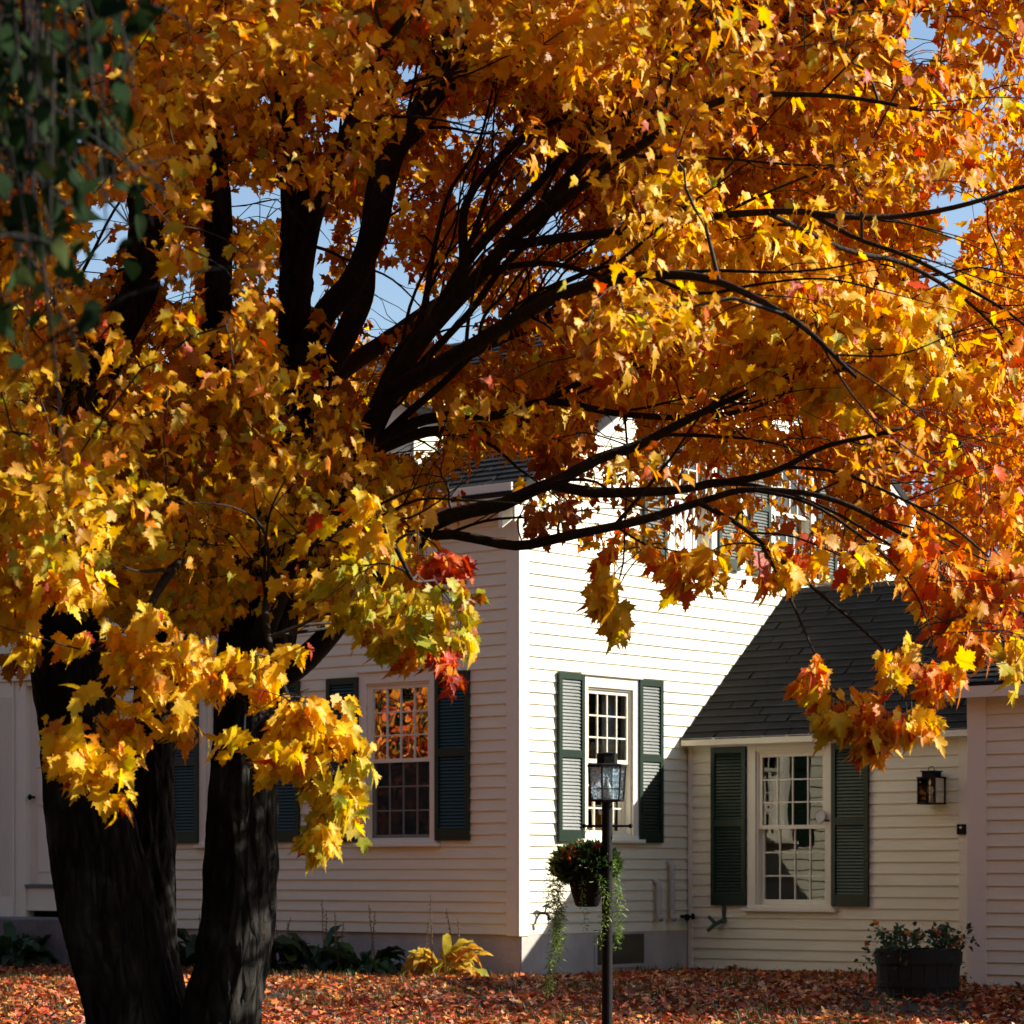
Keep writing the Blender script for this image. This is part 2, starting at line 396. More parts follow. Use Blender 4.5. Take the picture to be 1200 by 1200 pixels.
def make_window(pl, s0, s1, z0, z1, name='window', cas=.085, head=.10, cols=4, rows=3, curtain=0, sill=True, screen=False):
    """s0..s1, z0..z1: sash opening. window = casing, children sash / pane / sill / room / curtain"""
    fn = pl; mb = MB(fn); D = .026
    mb.box(s0 - cas, s0, z0 - .03, z1 + head, -.06, D); mb.box(s1, s1 + cas, z0 - .03, z1 + head, -.06, D)
    mb.box(s0, s1, z1, z1 + head, -.06, D - .0015)
    mb.box(s0 - cas - .02, s1 + cas + .02, z1 + head, z1 + head + .022, -.02, D + .022)
    # jamb liner
    mb.box(s0 - .003, s0 + .018, z0, z1, -.10, .006); mb.box(s1 - .018, s1 + .003, z0, z1, -.10, .006)
    mb.box(s0 + .018, s1 - .018, z1 - .018, z1 + .003, -.10, .006)
    w = mb.build('window', M_trim, house, bevel=.003)
    if sill:
        m2 = MB(fn); m2.box(s0 - cas - .035, s1 + cas + .035, z0 - .062, z0 - .031, -.05, .065); m2.box(s0 - cas, s1 + cas, z0 - .0305, z0 - .001, -.08, .03)
        m2.build('sill', M_trim, w, bevel=.004)
    zm = z0 + (z1 - z0) * .505
    for k, (a, b, n0) in enumerate(((zm - .018, z1 - .018, -.010), (z0, zm + .018, -.046))):
        sm = MB(fn); st = .032; l, r = s0 + .018, s1 - .018; bt = .045 if k else .034; tp = .034
        sm.box(l, l + st, a, b, n0 - .03, n0); sm.box(r - st, r, a, b, n0 - .03, n0)
        sm.box(l + st, r - st, a, a + bt, n0 - .03, n0 - .001); sm.box(l + st, r - st, b - tp, b, n0 - .03, n0 - .001)
        gl, gr, gb, gt = l + st, r - st, a + bt, b - tp
        for i in range(1, cols):
            x = gl + (gr - gl) * i / cols; sm.box(x - .006, x + .006, gb, gt, n0 - .026, n0 - .006)
        for i in range(1, rows):
            z = gb + (gt - gb) * i / rows; sm.box(gl, gr, z - .006, z + .006, n0 - .0255, n0 - .0075)
        sm.build('sash', M_trim, w)
        pm = MB(fn); pm.add([(gl - .004, gb - .004, n0 - .016), (gr + .004, gb - .004, n0 - .016), (gr + .004, gt + .004, n0 - .016), (gl - .004, gt + .004, n0 - .016)], [(0, 1, 2, 3)])
        pm.build('pane', M_glass, w)
    if screen:
        sm = MB(fn); l, r, zz0, zz1, nn = s0 + .02, s1 - .02, z0 + .002, zm - .004, -.022
        sm.box(l, l + .014, zz0, zz1, nn - .004, nn + .004); sm.box(r - .014, r, zz0, zz1, nn - .004, nn + .004)
        sm.box(l + .014, r - .014, zz0, zz0 + .014, nn - .004, nn + .0035); sm.box(l + .014, r - .014, zz1 - .014, zz1, nn - .004, nn + .0035)
        so_ = sm.build('screen_frame', M_trim, w)
        sm = MB(fn); sm.add([(l + .013, zz0 + .013, nn), (r - .013, zz0 + .013, nn), (r - .013, zz1 - .013, nn), (l + .013, zz1 - .013, nn)], [(0, 1, 2, 3)]); sm.build('insect_screen', M_screen, w)
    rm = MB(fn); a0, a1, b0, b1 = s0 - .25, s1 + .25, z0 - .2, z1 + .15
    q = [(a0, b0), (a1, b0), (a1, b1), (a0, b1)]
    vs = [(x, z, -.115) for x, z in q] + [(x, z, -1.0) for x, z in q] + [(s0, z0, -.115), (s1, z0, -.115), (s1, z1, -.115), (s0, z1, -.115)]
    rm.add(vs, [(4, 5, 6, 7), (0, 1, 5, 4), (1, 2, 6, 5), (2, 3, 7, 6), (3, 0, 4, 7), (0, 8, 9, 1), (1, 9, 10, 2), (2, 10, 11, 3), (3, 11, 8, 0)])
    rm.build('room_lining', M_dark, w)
    if curtain:
        for side in ((0, 1) if curtain == 2 else (1,)):
            cm = MB(fn); n = 26; wd = (s1 - s0) * .3; vs = []
            for i in range(n + 1):
                t = i / n; x = (s0 - .02 + t * wd) if side == 0 else (s1 + .02 - t * wd)
                nn = -.2 + .018 * math.sin(t * 34) + .006 * math.sin(t * 13)
                vs += [(x, z0 - .1, nn), (x, z1 + .05, nn)]
            cm.add(vs, [(2 * i, 2 * i + 2, 2 * i + 3, 2 * i + 1) for i in range(n)])
            cm.build('curtain', M_curt, w, smooth=True)
    return w
def make_shutter(pl, s0, s1, z0, z1):
    mb = MB(pl); a, b = .014, .046; st = .042
    mb.box(s0, s0 + st, z0, z1, a, b); mb.box(s1 - st, s1, z0, z1, a, b)
    mid = z0 + (z1 - z0) * .52
    rails = [(z0, z0 + .10), (mid - .032, mid + .032), (z1 - .055, z1)]
    for p, q in rails: mb.box(s0 + st, s1 - st, p, q, a, b - .002)
    mb.box(s0 + st, s1 - st, z0 + .1, z1 - .055, a + .001, a + .004)
    for (p, q) in ((rails[0][1], rails[1][0]), (rails[1][1], rails[2][0])):
        n = max(4, int((q - p) / .0285)); h = (q - p) / n
        for i in range(n):
            z = p + i * h
            # louvre leaning 26 degrees: lower edge forward
            mb.hexa([(s0 + st, z, a + .005), (s1 - st, z, a + .005), (s1 - st, z + h * .98, a + .005), (s0 + st, z + h * .98, a + .005),
                     (s0 + st, z + .004, b - .008), (s1 - st, z + .004, b - .008), (s1 - st, z + h * .97, b - .008 - h * .97 * .45), (s0 + st, z + h * .97, b - .008 - h * .97 * .42)])
    mb.build('shutter', M_green, house, bevel=0.)
def quad_roof(name, p00, p10, p01, p11, course=.108, tab=.26, th=.012, parent=None, thick=.10):
    """p00 eave start, p10 eave end, p01 ridge start, p11 ridge end (local coords). shingle courses as real steps"""
    p00, p10, p01, p11 = [Vector(p) for p in (p00, p10, p01, p11)]
    up = ((p01 - p00).cross(p10 - p00)); nrm = up.normalized()
    if nrm.z < 0: nrm = -nrm
    mb = MB(); L = (p01 - p00).length; n = int(L / course)
    q = [p00, p10, p11, p01]
    mb.hexa([tuple(p - nrm * thick) for p in q] + [tuple(p) for p in q], (.03, .03, .03))
    for i in range(n):
        t0 = i / n; t1 = min(1, (i + 1.12) / n)
        a0 = p00.lerp(p01, t0); b0 = p10.lerp(p11, t0); a1 = p00.lerp(p01, t1); b1 = p10.lerp(p11, t1)
        W = (b0 - a0).length; x = -random.random() * tab
        wob = random.uniform(-.004, .004)
        while x < W:
            xs, xe = max(0, x), min(W, x + tab * random.uniform(.85, 1.15))
            if xe - xs > .01:
                g = random.uniform(.019, .027); c = (g, g * .97, g * .93)
                f0, f1 = xs / W, xe / W
                lift = th + .004 + random.uniform(-.0005, .0005)
                dz = (a1 - a0).normalized() * (random.uniform(-.0015, .0015) + wob * .5)
                lo = [a0.lerp(b0, f0) - nrm * .001 + dz, a0.lerp(b0, f1) - nrm * .001 + dz, a1.lerp(b1, f1) - nrm * .001, a1.lerp(b1, f0) - nrm * .001]
                hi = [a0.lerp(b0, f0) + nrm * lift + dz, a0.lerp(b0, f1) + nrm * lift + dz, a1.lerp(b1, f1) + nrm * .003, a1.lerp(b1, f0) + nrm * .003]
                mb.hexa([tuple(p) for p in lo + hi], c)
            x = x + tab
    return mb.build(name, M_shing, parent or house, vcol=True)
SID0 = .372                              # bottom of main siding
EZ = 4.04                                # top of front wall
PITCH = .62
DEPTH = 6.6
XL = -9.2
RZ = EZ + .1 + PITCH * DEPTH / 2
# --- openings
f0 = front(0.0); g0 = gable(0.0); fw = front(LY); fp = front(PY)
def fX(p): return hx(p, 0)
w1 = (fX(431), fX(505.5), hz(984, -1.4, 0), hz(800, -1.4, 0))
xb = fX(243); wB = (xb, xb + (w1[1] - w1[0]), w1[2], w1[3])
dr = (fX(33), fX(33) + .92, .78, 2.74)
gy0, gy1 = hy(686.5, 0), hy(739.5, 0)
wg = (gy0, gy1, hz(979, 0, .9), hz(804.5, 0, .9))
ya = hy(785, 0); wu1 = (ya, ya + .62, 3.76, 4.86)
yb = hy(906, 0); wu2 = (yb, yb + .62, 3.76, 4.86)
def wX(p): return hx(p, LY)
ww = (wX(887), wX(969), hz(1060, 1.0, LY), hz(880, 1.0, LY))
wdoor = (wX(1137) + .02, PX - .05, .12, 2.02)
# --- siding walls
mb = MB(f0); courses(mb, lambda a, b: (XL, -.115), SID0, EZ, [w1, wB, (dr[0] - .16, dr[1] + .16, dr[2] - .35, dr[3] + .12)])
mb.build('front_wall', M_white, house)
mb = MB(g0)
def grng(z, zt):
    lim = (zt - EZ - .06) / PITCH
    return (max(.115, lim), min(DEPTH - .1, DEPTH - lim))
courses(mb, grng, SID0, RZ, [wg, wu1, wu2])
mb.build('gable_wall', M_white, house)
mb = MB(fw); courses(mb, lambda a, b: (.05, wdoor[0] - .12), .03, 2.11, [ww], low=6)
mb.build('wing_wall', M_white, house)
mb = MB(fp); courses(mb, lambda a, b: (PX + .14, 10.), .03, 2.26, [], low=5)
mb.build('projecting_wall', M_white, house)
# sheathing closing the blocks behind the boards (never flush with them)
mb = MB()
mb.box(XL, -.02, DEPTH - .02, DEPTH, SID0 - .3, EZ); mb.box(XL, XL + .02, .02, DEPTH - .02, SID0 - .3, EZ)      # rear and far end
mb.add([(XL + .01, 0, EZ), (XL + .01, DEPTH, EZ), (XL + .01, DEPTH / 2, RZ)], [(0, 1, 2)])
mb.box(10., 10.02, PY, PY + 4.2, 0, 2.3); mb.box(PX, 10., PY + 4.18, PY + 4.2, 0, 2.3)
mb.box(PX - .0, PX + .02, PY + .03, LY + 3.2, 0, 2.3)
mb.build('rear_wall', M_white, house)
# --- trim
mb = MB(); mb.box(-.118, -.001, -.024, -.0005, SID0 - .012, EZ - .14); mb.build('corner_board', M_trim, house, bevel=.003)
mb = MB(); mb.box(.001, .022, DEPTH - .11, DEPTH + .02, SID0, EZ); mb.build('corner_board', M_trim, house, bevel=.003)
mb = MB(); mb.box(.0005, .024, -.023, .108, SID0 - .012, EZ - .0)
mb.build('corner_board', M_trim, house, bevel=.003)
mb = MB(); mb.box(PX - .021, PX + .145, PY - .024, PY - .0, .0, 2.24); mb.box(PX - .022, PX - .001, PY + .001, PY + .13, .0, 2.24)
mb.build('corner_board', M_trim, house, bevel=.003)
mb = MB(); mb.box(.026, .075, LY - .022, LY - .001, .0, 2.11); mb.build('corner_board', M_trim, house, bevel=.003)
mb = MB(); mb.box(wdoor[0] - .115, wdoor[0], LY - .028, LY, .0, 2.13); mb.box(wdoor[1], wdoor[1] + .04, LY - .027, LY, .0, 2.13); mb.box(wdoor[0], wdoor[1], LY - .026, LY, wdoor[3], 2.13)
mb.build('door_casing', M_trim, house, bevel=.003)
# front frieze, fascia + soffit of the main eave
mb = MB(); mb.box(XL, .02, -.03, .0, EZ - .14, EZ + .02); mb.box(XL - .1, .16, -.27, -.031, EZ - .005, EZ + .02); mb.box(XL - .1, .161, -.295, -.271, EZ - .05, EZ + .10)
mb.build('eave_trim', M_trim, house, bevel=.004)
# rake boards on the gable
mb = MB()
for sgn in (0, 1):
    a = Vector((0, -.27 if not sgn else DEPTH + .27, EZ + .1 - .27 * PITCH + .04)); b = Vector((0, DEPTH / 2, RZ + .04))
    for (x0, x1, o0, o1) in ((.003, .045, -.24, -.06), (.046, .155, -.085, -.062), (.156, .18, -.20, -.03)):
        q = [a + Vector((x0, 0, o0)), b + Vector((x0, 0, o0)), b + Vector((x0, 0, o1)), a + Vector((x0, 0, o1))]
        mb.hexa([tuple(p) for p in q] + [tuple(p + Vector((x1 - x0, 0, 0))) for p in q])
mb.build('rake_board', M_trim, house)
# main roof
e = .31
quad_roof('roof', (XL - .12, -e, EZ + .11 - e * PITCH + .09), (.19, -e, EZ + .11 - e * PITCH + .09), (XL - .12, DEPTH / 2, RZ + .1), (.19, DEPTH / 2, RZ + .1), thick=.06)
quad_roof('roof', (.19, DEPTH + e, EZ + .11 - e * PITCH + .09), (XL - .12, DEPTH + e, EZ + .11 - e * PITCH + .09), (.19, DEPTH / 2, RZ + .1), (XL - .12, DEPTH / 2, RZ + .1), course=.4, tab=2., thick=.06)
# wing
WE, WRY, WRZ = 2.15, hy(925, 0), hz(690, 0, hy(925, 0))
wp = (WRZ - WE - .02) / (WRY - LY)
ex = .13
quad_roof('wing_roof', (.016, LY - ex, WE + .03 - ex * wp + .02), (9.9, LY - ex, WE + .03 - ex * wp + .02), (.016, WRY, WRZ), (9.9, WRY, WRZ), thick=.05)
quad_roof('wing_roof', (9.9, WRY + 1.9, WRZ - 1.9 * wp), (.016, WRY + 1.9, WRZ - 1.9 * wp), (9.9, WRY, WRZ), (.016, WRY, WRZ), course=.4, tab=2., thick=.05)
mb = MB(); mb.box(.025, 3.98, LY - .03, LY, 2.11, 2.17); mb.box(.03, 3.98, LY - .115, LY - .031, 2.075, 2.095); mb.box(.03, 3.979, LY - .135, LY - .116, 2.04, 2.105)
mb.box(.024, 3.98, LY - .034, LY - .0305, 2.02, 2.074)
mb.build('eave_trim', M_trim, house, bevel=.003)
mb = MB(); mb.box(.02, 10., LY + .02, LY + 3.5, 0, .02); mb.box(4.1, 10, WRY + 1.6, WRY + 1.62, 0, 2.2); mb.box(.02, 4.0, WRY + 1.6, WRY + 1.62, 0, 2.2)
mb.build('wing_floor', M_dark, house)
# projecting block roof (gable end towards the wing)
PE, PRY, PRZ = 2.36, PY + 2.05, 3.30
pp = (PRZ - PE) / 2.05
quad_roof('porch_roof', (PX - .16, PY - .18, PE - .18 * pp + .05), (10.2, PY - .18, PE - .18 * pp + .05), (PX - .16, PRY, PRZ + .05), (10.2, PRY, PRZ + .05), thick=.05)
quad_roof('porch_roof', (10.2, PY + 4.3, PE - .2 * pp + .05), (PX - .16, PY + 4.3, PE - .2 * pp + .05), (10.2, PRY, PRZ + .05), (PX - .16, PRY, PRZ + .05), course=.4, tab=2., thick=.05)
mb = MB(); mb.box(PX - .02, 10., PY - .03, PY, 2.24, 2.36); mb.box(PX - .14, 10.1, PY - .15, PY - .031, 2.255, 2.275); mb.box(PX - .141, 10.1, PY - .172, PY - .151, 2.225, 2.33)
mb.add([(PX - .01, PY, 2.3), (PX - .01, PY + 4.1, 2.3), (PX - .01, PRY, PRZ - .03)], [(0, 1, 2)])
mb.build('eave_trim', M_trim, house)
# foundations
mb = MB(); mb.box(XL, .004, .01, DEPTH, -.6, SID0 + .03); mb.box(.0045, .016, .02, LY - .005, -.6, SID0 + .01); mb.build('foundation', M_conc, house)
mb = MB(); mb.box(.03, PX, LY + .01, LY + 3.4, -.6, .05); mb.box(PX + .01, 10, PY + .01, PY + 4.15, -.6, .05); mb.build('foundation', M_conc, house)
# basement window
b0, b1 = hy(697, 0), hy(752, 0); z0, z1 = hz(1130, 0, 1.3), hz(1095, 0, 1.3)
mb = MB(g0); mb.box(b0, b1, z0, z1, .0165, .022); o = mb.build('basement_window', M_dark, house)
mb = MB(g0)
for (a, b, c, d) in ((b0 - .03, b0, z0 - .03, z1), (b1, b1 + .03, z0 - .03, z1), (b0, b1, z0 - .03, z0)): mb.box(a, b, c, d, .016, .03)
mb.build('frame', M_conc, o)
mb = MB(g0); mb.add([(b0, z0, .024), (b1, z0, .024), (b1, z1, .024), (b0, z1, .024)], [(0, 1, 2, 3)]); mb.build('pane', M_glass, o)
# windows + shutters
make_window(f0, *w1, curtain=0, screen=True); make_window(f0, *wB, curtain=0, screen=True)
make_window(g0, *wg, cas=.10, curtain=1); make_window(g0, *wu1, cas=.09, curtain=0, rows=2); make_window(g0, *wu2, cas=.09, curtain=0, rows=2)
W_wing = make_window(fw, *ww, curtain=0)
sz0, sz1 = hz(985.5, -1.2, 0), hz(789, -1., 0)
make_shutter(f0, fX(513), fX(552.5), sz0, sz1); make_shutter(f0, w1[0] - .085 - (fX(552.5) - fX(513)), w1[0] - .087, sz0, sz1)
for side in (0, 1):
    wd = fX(552.5) - fX(513)
    a = (wB[0] - .087 - wd) if side == 0 else (wB[1] + .087); make_shutter(f0, a, a + wd, sz0, sz1)
gz0, gz1 = hz(986.5, 0, .7), hz(789, 0, .7)
make_shutter(g0, hy(651, 0), hy(681, 0), gz0, gz1); make_shutter(g0, hy(745.8, 0), hy(773.2, 0), gz0, gz1)
for w in (wu1, wu2):
    for a in (w[0] - .092 - .34, w[1] + .092): make_shutter(g0, a, a + .34, 3.70, 4.92)
wz0, wz1 = hz(1061, .6, LY), hz(875, .6, LY)
make_shutter(fw, wX(836), wX(876.3), wz0, wz1); make_shutter(fw, wX(977), wX(1020), wz0, wz1)
# front door with casing and pilaster
mb = MB(f0); mb.box(dr[0], dr[1], dr[2], dr[3], -.07, -.03)
for r0, r1 in ((.12, .62), (.78, 1.22), (1.36, 1.82)):
    for c0, c1 in ((.12, .42), (.5, .8)): mb.box(dr[0] + c0, dr[0] + c1, dr[2] + r0, dr[2] + r1, -.0295, -.022)
door = mb.build('door', M_trim, house, bevel=.004)
mb = MB(f0); mb.tube([(dr[0] + .06, dr[2] + .86, -.03), (dr[0] + .06, dr[2] + .86, .01)], [.012, .012], 10); mb.tube([(dr[0] + .06, dr[2] + .86, .01), (dr[0] + .06, dr[2] + .86, .03), (dr[0] + .06, dr[2] + .86, .05)], [.018, .03, .014], 12)
mb.build('knob', M_black, door, smooth=True)
mb = MB(f0)
for s in (0, 1):
    a, b = ((dr[0] - .16, dr[0]) if s == 0 else (dr[1], dr[1] + .16)); mb.box(a, b, dr[2] - .33, dr[3] + .05, -.08, .035)
    a, b = ((dr[0] - .42, dr[0] - .165) if s == 0 else (dr[1] + .165, dr[1] + .42)); mb.box(a, b, SID0 - .01, dr[3] + .05, -.01, .05)
    for k in range(6): mb.box(a + .03 + k * .034, a + .05 + k * .034, SID0 + .3, dr[3] - .1, .0505, .058)
mb.box(dr[0] - .44, dr[1] + .44, dr[3] + .051, dr[3] + .32, -.01, .07); mb.box(dr[0] - .5, dr[1] + .5, dr[3] + .321, dr[3] + .37, -.01, .13)
mb.box(dr[0], dr[1], dr[3], dr[3] + .05, -.08, .03)
mb.box(dr[0], dr[1], dr[2] - .26, dr[2] - .03, -.08, .02)
mb.build('door_surround', M_trim, house, bevel=.004)
mb = MB(f0); mb.box(dr[0], dr[1], dr[2] - .0295, dr[2] - .001, -.09, .05); mb.build('threshold', M_stone, house, bevel=.004)
mb = MB(f0); mb.box(dr[0] - .5, dr[1] + .5, -.1, .46, .06, .75); mb.build('doorstep', M_stone, house, bevel=.015)
# side door behind the corner (only its casing shows)
mb = MB(fw); mb.box(wdoor[0], wdoor[1], wdoor[2], wdoor[3], -.06, -.02); sd = mb.build('door', M_trim, house)
# dormer
dx0, dx1, dyf = -2.9, -1.52, .38
dzt = 5.12; dr_r = .36
zr = lambda y: EZ + .2 + y * PITCH
dm = empty('dormer', (0, 0, 0), None, None); dm.parent = house
for k in ('label', 'category', 'group', 'kind'):
    if k in dm: del dm[k]
yb_ = (dzt - EZ - .2) / PITCH
mb = MB()
mb.add([(dx1, dyf, zr(dyf) - .1), (dx1, dyf, dzt), (dx1, yb_ + .1, dzt), (dx1 - .06, dyf, zr(dyf) - .1), (dx1 - .06, dyf, dzt), (dx1 - .06, yb_ + .1, dzt)], [(0, 1, 2), (3, 5, 4), (0, 3, 4, 1), (1, 4, 5, 2), (0, 2, 5, 3)])
mb.add([(dx0, dyf, zr(dyf) - .1), (dx0, dyf, dzt), (dx0, yb_ + .1, dzt)], [(0, 1, 2)])
xm = (dx0 + dx1) / 2
mb.add([(dx0, dyf, zr(dyf) - .1), (dx1, dyf, zr(dyf) - .1), (dx1, dyf, dzt), (xm, dyf, dzt + dr_r), (dx0, dyf, dzt)], [(0, 1, 2, 3, 4)])
mb.build('dormer_wall', M_white, dm)
ybk = (dzt + dr_r - EZ - .2) / PITCH
quad_roof('dormer_roof', (dx1 + .14, ybk, dzt - .12), (dx1 + .14, dyf - .16, dzt - .12), (xm, ybk, dzt + dr_r + .05), (xm, dyf - .16, dzt + dr_r + .05), parent=dm, thick=.05)
quad_roof('dormer_roof', (dx0 - .14, dyf - .16, dzt - .12), (dx0 - .14, ybk, dzt - .12), (xm, dyf - .16, dzt + dr_r + .05), (xm, ybk, dzt + dr_r + .05), parent=dm, thick=.05)
# vent pipes, faucets, doorbell
for px, yt in ((765.5, 1031), (781, 1009)):
    y = hy(px, 0); zt, zb = hz(yt, 0, y), hz(1075, 0, y)
    mb = MB(); mb.tube([(.0, y, zt - .02), (.045, y, zt - .02), (.062, y, zt - .035), (.065, y, zt - .06), (.065, y, zb + .03), (.07, y - .006, zb), (.105, y - .02, zb - .012)], .027, 14)
    mb.build('vent_pipe', M_pvc, house, smooth=True)
y = hy(632, 0); z = hz(1070, 0, y)
mb = MB(); mb.tube([(0, y, z), (.07, y, z), (.10, y, z - .02), (.105, y, z - .06)], [.013, .014, .014, .016], 10); mb.tube([(.06, y, z), (.075, y, z + .05)], .007, 8); mb.tube([(.07, y - .045, z + .052), (.08, y, z + .068), (.07, y + .045, z + .052)], [.006, .014, .006], 8)
mb.build('faucet', M_black, house, smooth=True)
y = hy(797, 0); z = hz(1074, 0, y)
mb = MB(); mb.tube([(0, y, z), (.06, y, z), (.10, y - .02, z - .01)], [.016, .018, .016], 10); mb.tube([(.10, y - .055, z - .006), (.115, y - .03, z - .006)], .03, 12); mb.tube([(.10, y + .045, z), (.11, y + .06, z)], .028, 12); mb.tube([(.1, y - .04, z - .005), (.1, y + .05, z)], .011, 8)
mb.build('faucet', M_black, house, smooth=True)
s0, s1 = wX(1124.5), wX(1134.5); zz0, zz1 = hz(978, 2.8, LY), hz(966, 2.8, LY)
mb = MB(fw); mb.box(s0, s1, zz0, zz1, .0285, .05); o = mb.build('doorbell', M_black, house, bevel=.004)
mb = MB(fw); sc = (s0 + s1) / 2; mb.tube([(sc, zz1 - .028, .051), (sc, zz1 - .028, .056)], .011, 14); mb.build('button', M_trim, o)
# ------------------------------------------------------------------ things on the house
wl = empty('wall_lantern', (0, 0, 0), 'small black box lantern with bail handle mounted on the wing clapboards', 'lantern')
sc = wX(1100); zb, zt = hz(943, 2.6, LY), hz(911, 2.6, LY); wn = .105
p = l2w(sc, LY, (zb + zt) / 2); wl.location = p; wl.rotation_euler = (0, 0, A)
hh = (zt - zb) / 2; hw = .088
wl_fn = lambda a, b, c: (a, -b, c)
mb = MB(wl_fn); c0, c1 = .03, .03 + 2 * hw
mb.box(-.06, .06, .0155, .029, -hh * .8, hh * .9)
for a in (-hw, hw - .012):
    for b in (c0, c1 - .012): mb.box(a, a + .012, b, b + .012, -hh + .012, hh - .012)
mb.box(-hw - .003, hw + .003, c0 - .003, c1 + .003, -hh, -hh + .012); mb.box(-hw - .003, hw + .003, c0 - .003, c1 + .003, hh - .012, hh)
mb.box(-.003, .003, c1 - .006, c1 - .001, -hh + .012, hh - .012)
for k in (-.33, .33): mb.box(-hw + .012, hw - .012, c1 - .007, c1 - .002, k * hh - .003, k * hh + .003)
mb.build('lantern_frame', M_black, wl)
mb = MB(wl_fn); mb.box(-hw * .68, hw * .68, c0 + .03, c1 - .03, hh + .0005, hh + .042); mb.box(-hw * .8, hw * .8, c0 + .02, c1 - .02, hh + .0425, hh + .052); mb.build('cap', M_black, wl)
mb = MB(wl_fn); ce = (c0 + c1) / 2; mb.tube([(math.cos(t) * .03, ce, hh + .053 + max(0, math.sin(t)) * .035) for t in np.linspace(0, math.pi, 12)], .0035, 6); mb.build('handle', M_black, wl)
for nm, q in (('pane', [(-hw + .012, c1 - .009), (hw - .012, c1 - .009)]), ('pane', [(-hw + .006, c0 + .012), (-hw + .006, c1 - .012)]), ('pane', [(hw - .006, c0 + .012), (hw - .006, c1 - .012)])):
    mb = MB(wl_fn); (a, b), (c, d) = q; mb.add([(a, b, -hh + .012), (c, d, -hh + .012), (c, d, hh - .012), (a, b, hh - .012)], [(0, 1, 2, 3)]); mb.build('pane', M_glass, wl)
mb = MB(wl_fn); mb.lathe([(.012, -hh + .013), (.012, -.02), (.02, 0), (.014, .03), (.003, .045)], 12, (0, -ce, 0)) if False else mb.tube([(0, ce, -hh + .013), (0, ce, -.02), (0, ce, .0), (0, ce, .03), (0, ce, .045)], [.012, .012, .02, .014, .003], 12); mb.build('bulb', M_bulb, wl, smooth=True)
# hose hanger
hh0 = empty('hose_hanger', l2w(wX(850), LY, hz(1078, .3, LY)), 'dark green iron hook bracket on the wing wall below the left shutter', 'hose hanger', A)
d = 24.4 / F
mb = MB(wl_fn)
mb.box(-.018, .018, .0155, .028, -.02, .14)
mb.tube([(-.0, .028, -.005), (.04, .10, -.012), (.11, .15, -.005)], [.016, .018, .014], 8)
mb.build('arm', M_bracket, hh0)
mb = MB(wl_fn); mb.tube([(-.0, .03, .0), (-.05, .10, -.04), (-.10, .14, -.10)], [.018, .02, .016], 8); mb.tube([(-.04, .10, -.03), (-.10, .12, .035)], [.018, .014], 8); mb.build('hook', M_bracket, hh0)
# sun catcher and thermometer at the wing window
sc = wX(899.); z = hz(945.5, 1, LY)
o = empty('suncatcher', l2w(sc, LY + .03, z), 'round pale disc ornament with dark centre hanging in the wing window', 'ornament', A)
mb = MB(wl_fn); mb.tube([(0, .0, 0), (0, .008, 0)], .045, 20); mb.build('disc', M_pvc, o)
mb = MB(wl_fn); mb.tube([(0, .009, 0), (0, .011, 0)], .012, 12); mb.build('centre', M_black, o)
mb = MB(wl_fn); mb.tube([(0, .004, .045), (0, .004, .30)], .0015, 4); mb.build('cord', M_black, o)
o = empty('thermometer', l2w(wX(965.5), LY - .03, hz(957, 1.3, LY)), 'round clear dial fixed to the right casing of the wing window', 'thermometer', A)
mb = MB(wl_fn); mb.tube([(0, .012, 0), (0, .03, 0)], .05, 22); mb.build('dial', M_curt, o)
mb = MB(wl_fn); mb.tube([(0, .008, 0), (0, .0335, 0)], .053, 22, cap=False); mb.build('rim', M_pvc, o)
mb = MB(wl_fn); mb.box(.0, .075, -.0, .008, -.045, -.03); mb.build('bracket', M_black, o)
# ================================================================== LAMP POST
LD = 16.0
lp = pt(711.5, HZ, LD); gz = ground_z(lp.x, LD)
lamp = empty('lamp_post', (lp.x, LD, gz), 'black metal lamp post with a glass lantern standing in front of the sunny gable', 'lamp post')
zz = lambda py: pt(0, py, LD).z - gz
mb = MB(); mb.lathe([(.06, -.3), (.06, .06), (.045, .09), (.0315, .11), (.0315, zz(938)), (.03, zz(936))], 20); mb.build('post', M_black, lamp, smooth=False)
mb = MB(); r = lambda px: (px - 711.5) / F * LD
mb.tube([(r(684.5), 0, zz(968)), (r(739), 0, zz(968))], .0075, 10)
for px in (684.5, 739): mb.lathe([(.004, -.014), (.0125, -.006), (.0125, .006), (.004, .014)], 10, (r(px), 0, zz(968)))
mb.build('ladder_rest', M_black, lamp)
mb = MB(); zb, zt, ztop = zz(938), zz(898), zz(883); R0, R1 = .098, .112; rot = math.radians(12)
hexp = lambda R, z, k: (R * math.cos(rot + k * math.pi / 3), R * math.sin(rot + k * math.pi / 3), z)
for k in range(6):
    mb.tube([hexp(R0, zb, k), hexp(R1, zt, k)], .006, 6)
    mb.tube([hexp(R0, zb, k), hexp(R0, zb, k + 1)], .007, 6); mb.tube([hexp(R1, zt, k), hexp(R1, zt, k + 1)], .007, 6)
    mb.tube([hexp(.03, zb - .006, k), hexp(R0, zb, k)], .005, 6)
    mid = [tuple((Vector(hexp(R0, zb, k)).lerp(Vector(hexp(R1, zt, k)), .33)).lerp(Vector(hexp(R0, zb, k + 1)).lerp(Vector(hexp(R1, zt, k + 1)), .33), t)) for t in (0, 1)]
    mb.tube(mid, .0025, 4)
mb.build('lantern_frame', M_black, lamp)
mb = MB(); mb.lathe([(R1 + .008, zt - .004), (R1 + .008, zt + .008), (.062, zz(894.5)), (.062, ztop - .004), (.066, ztop), (.03, ztop + .006)], 6, rot=rot); mb.build('cap', M_black, lamp)
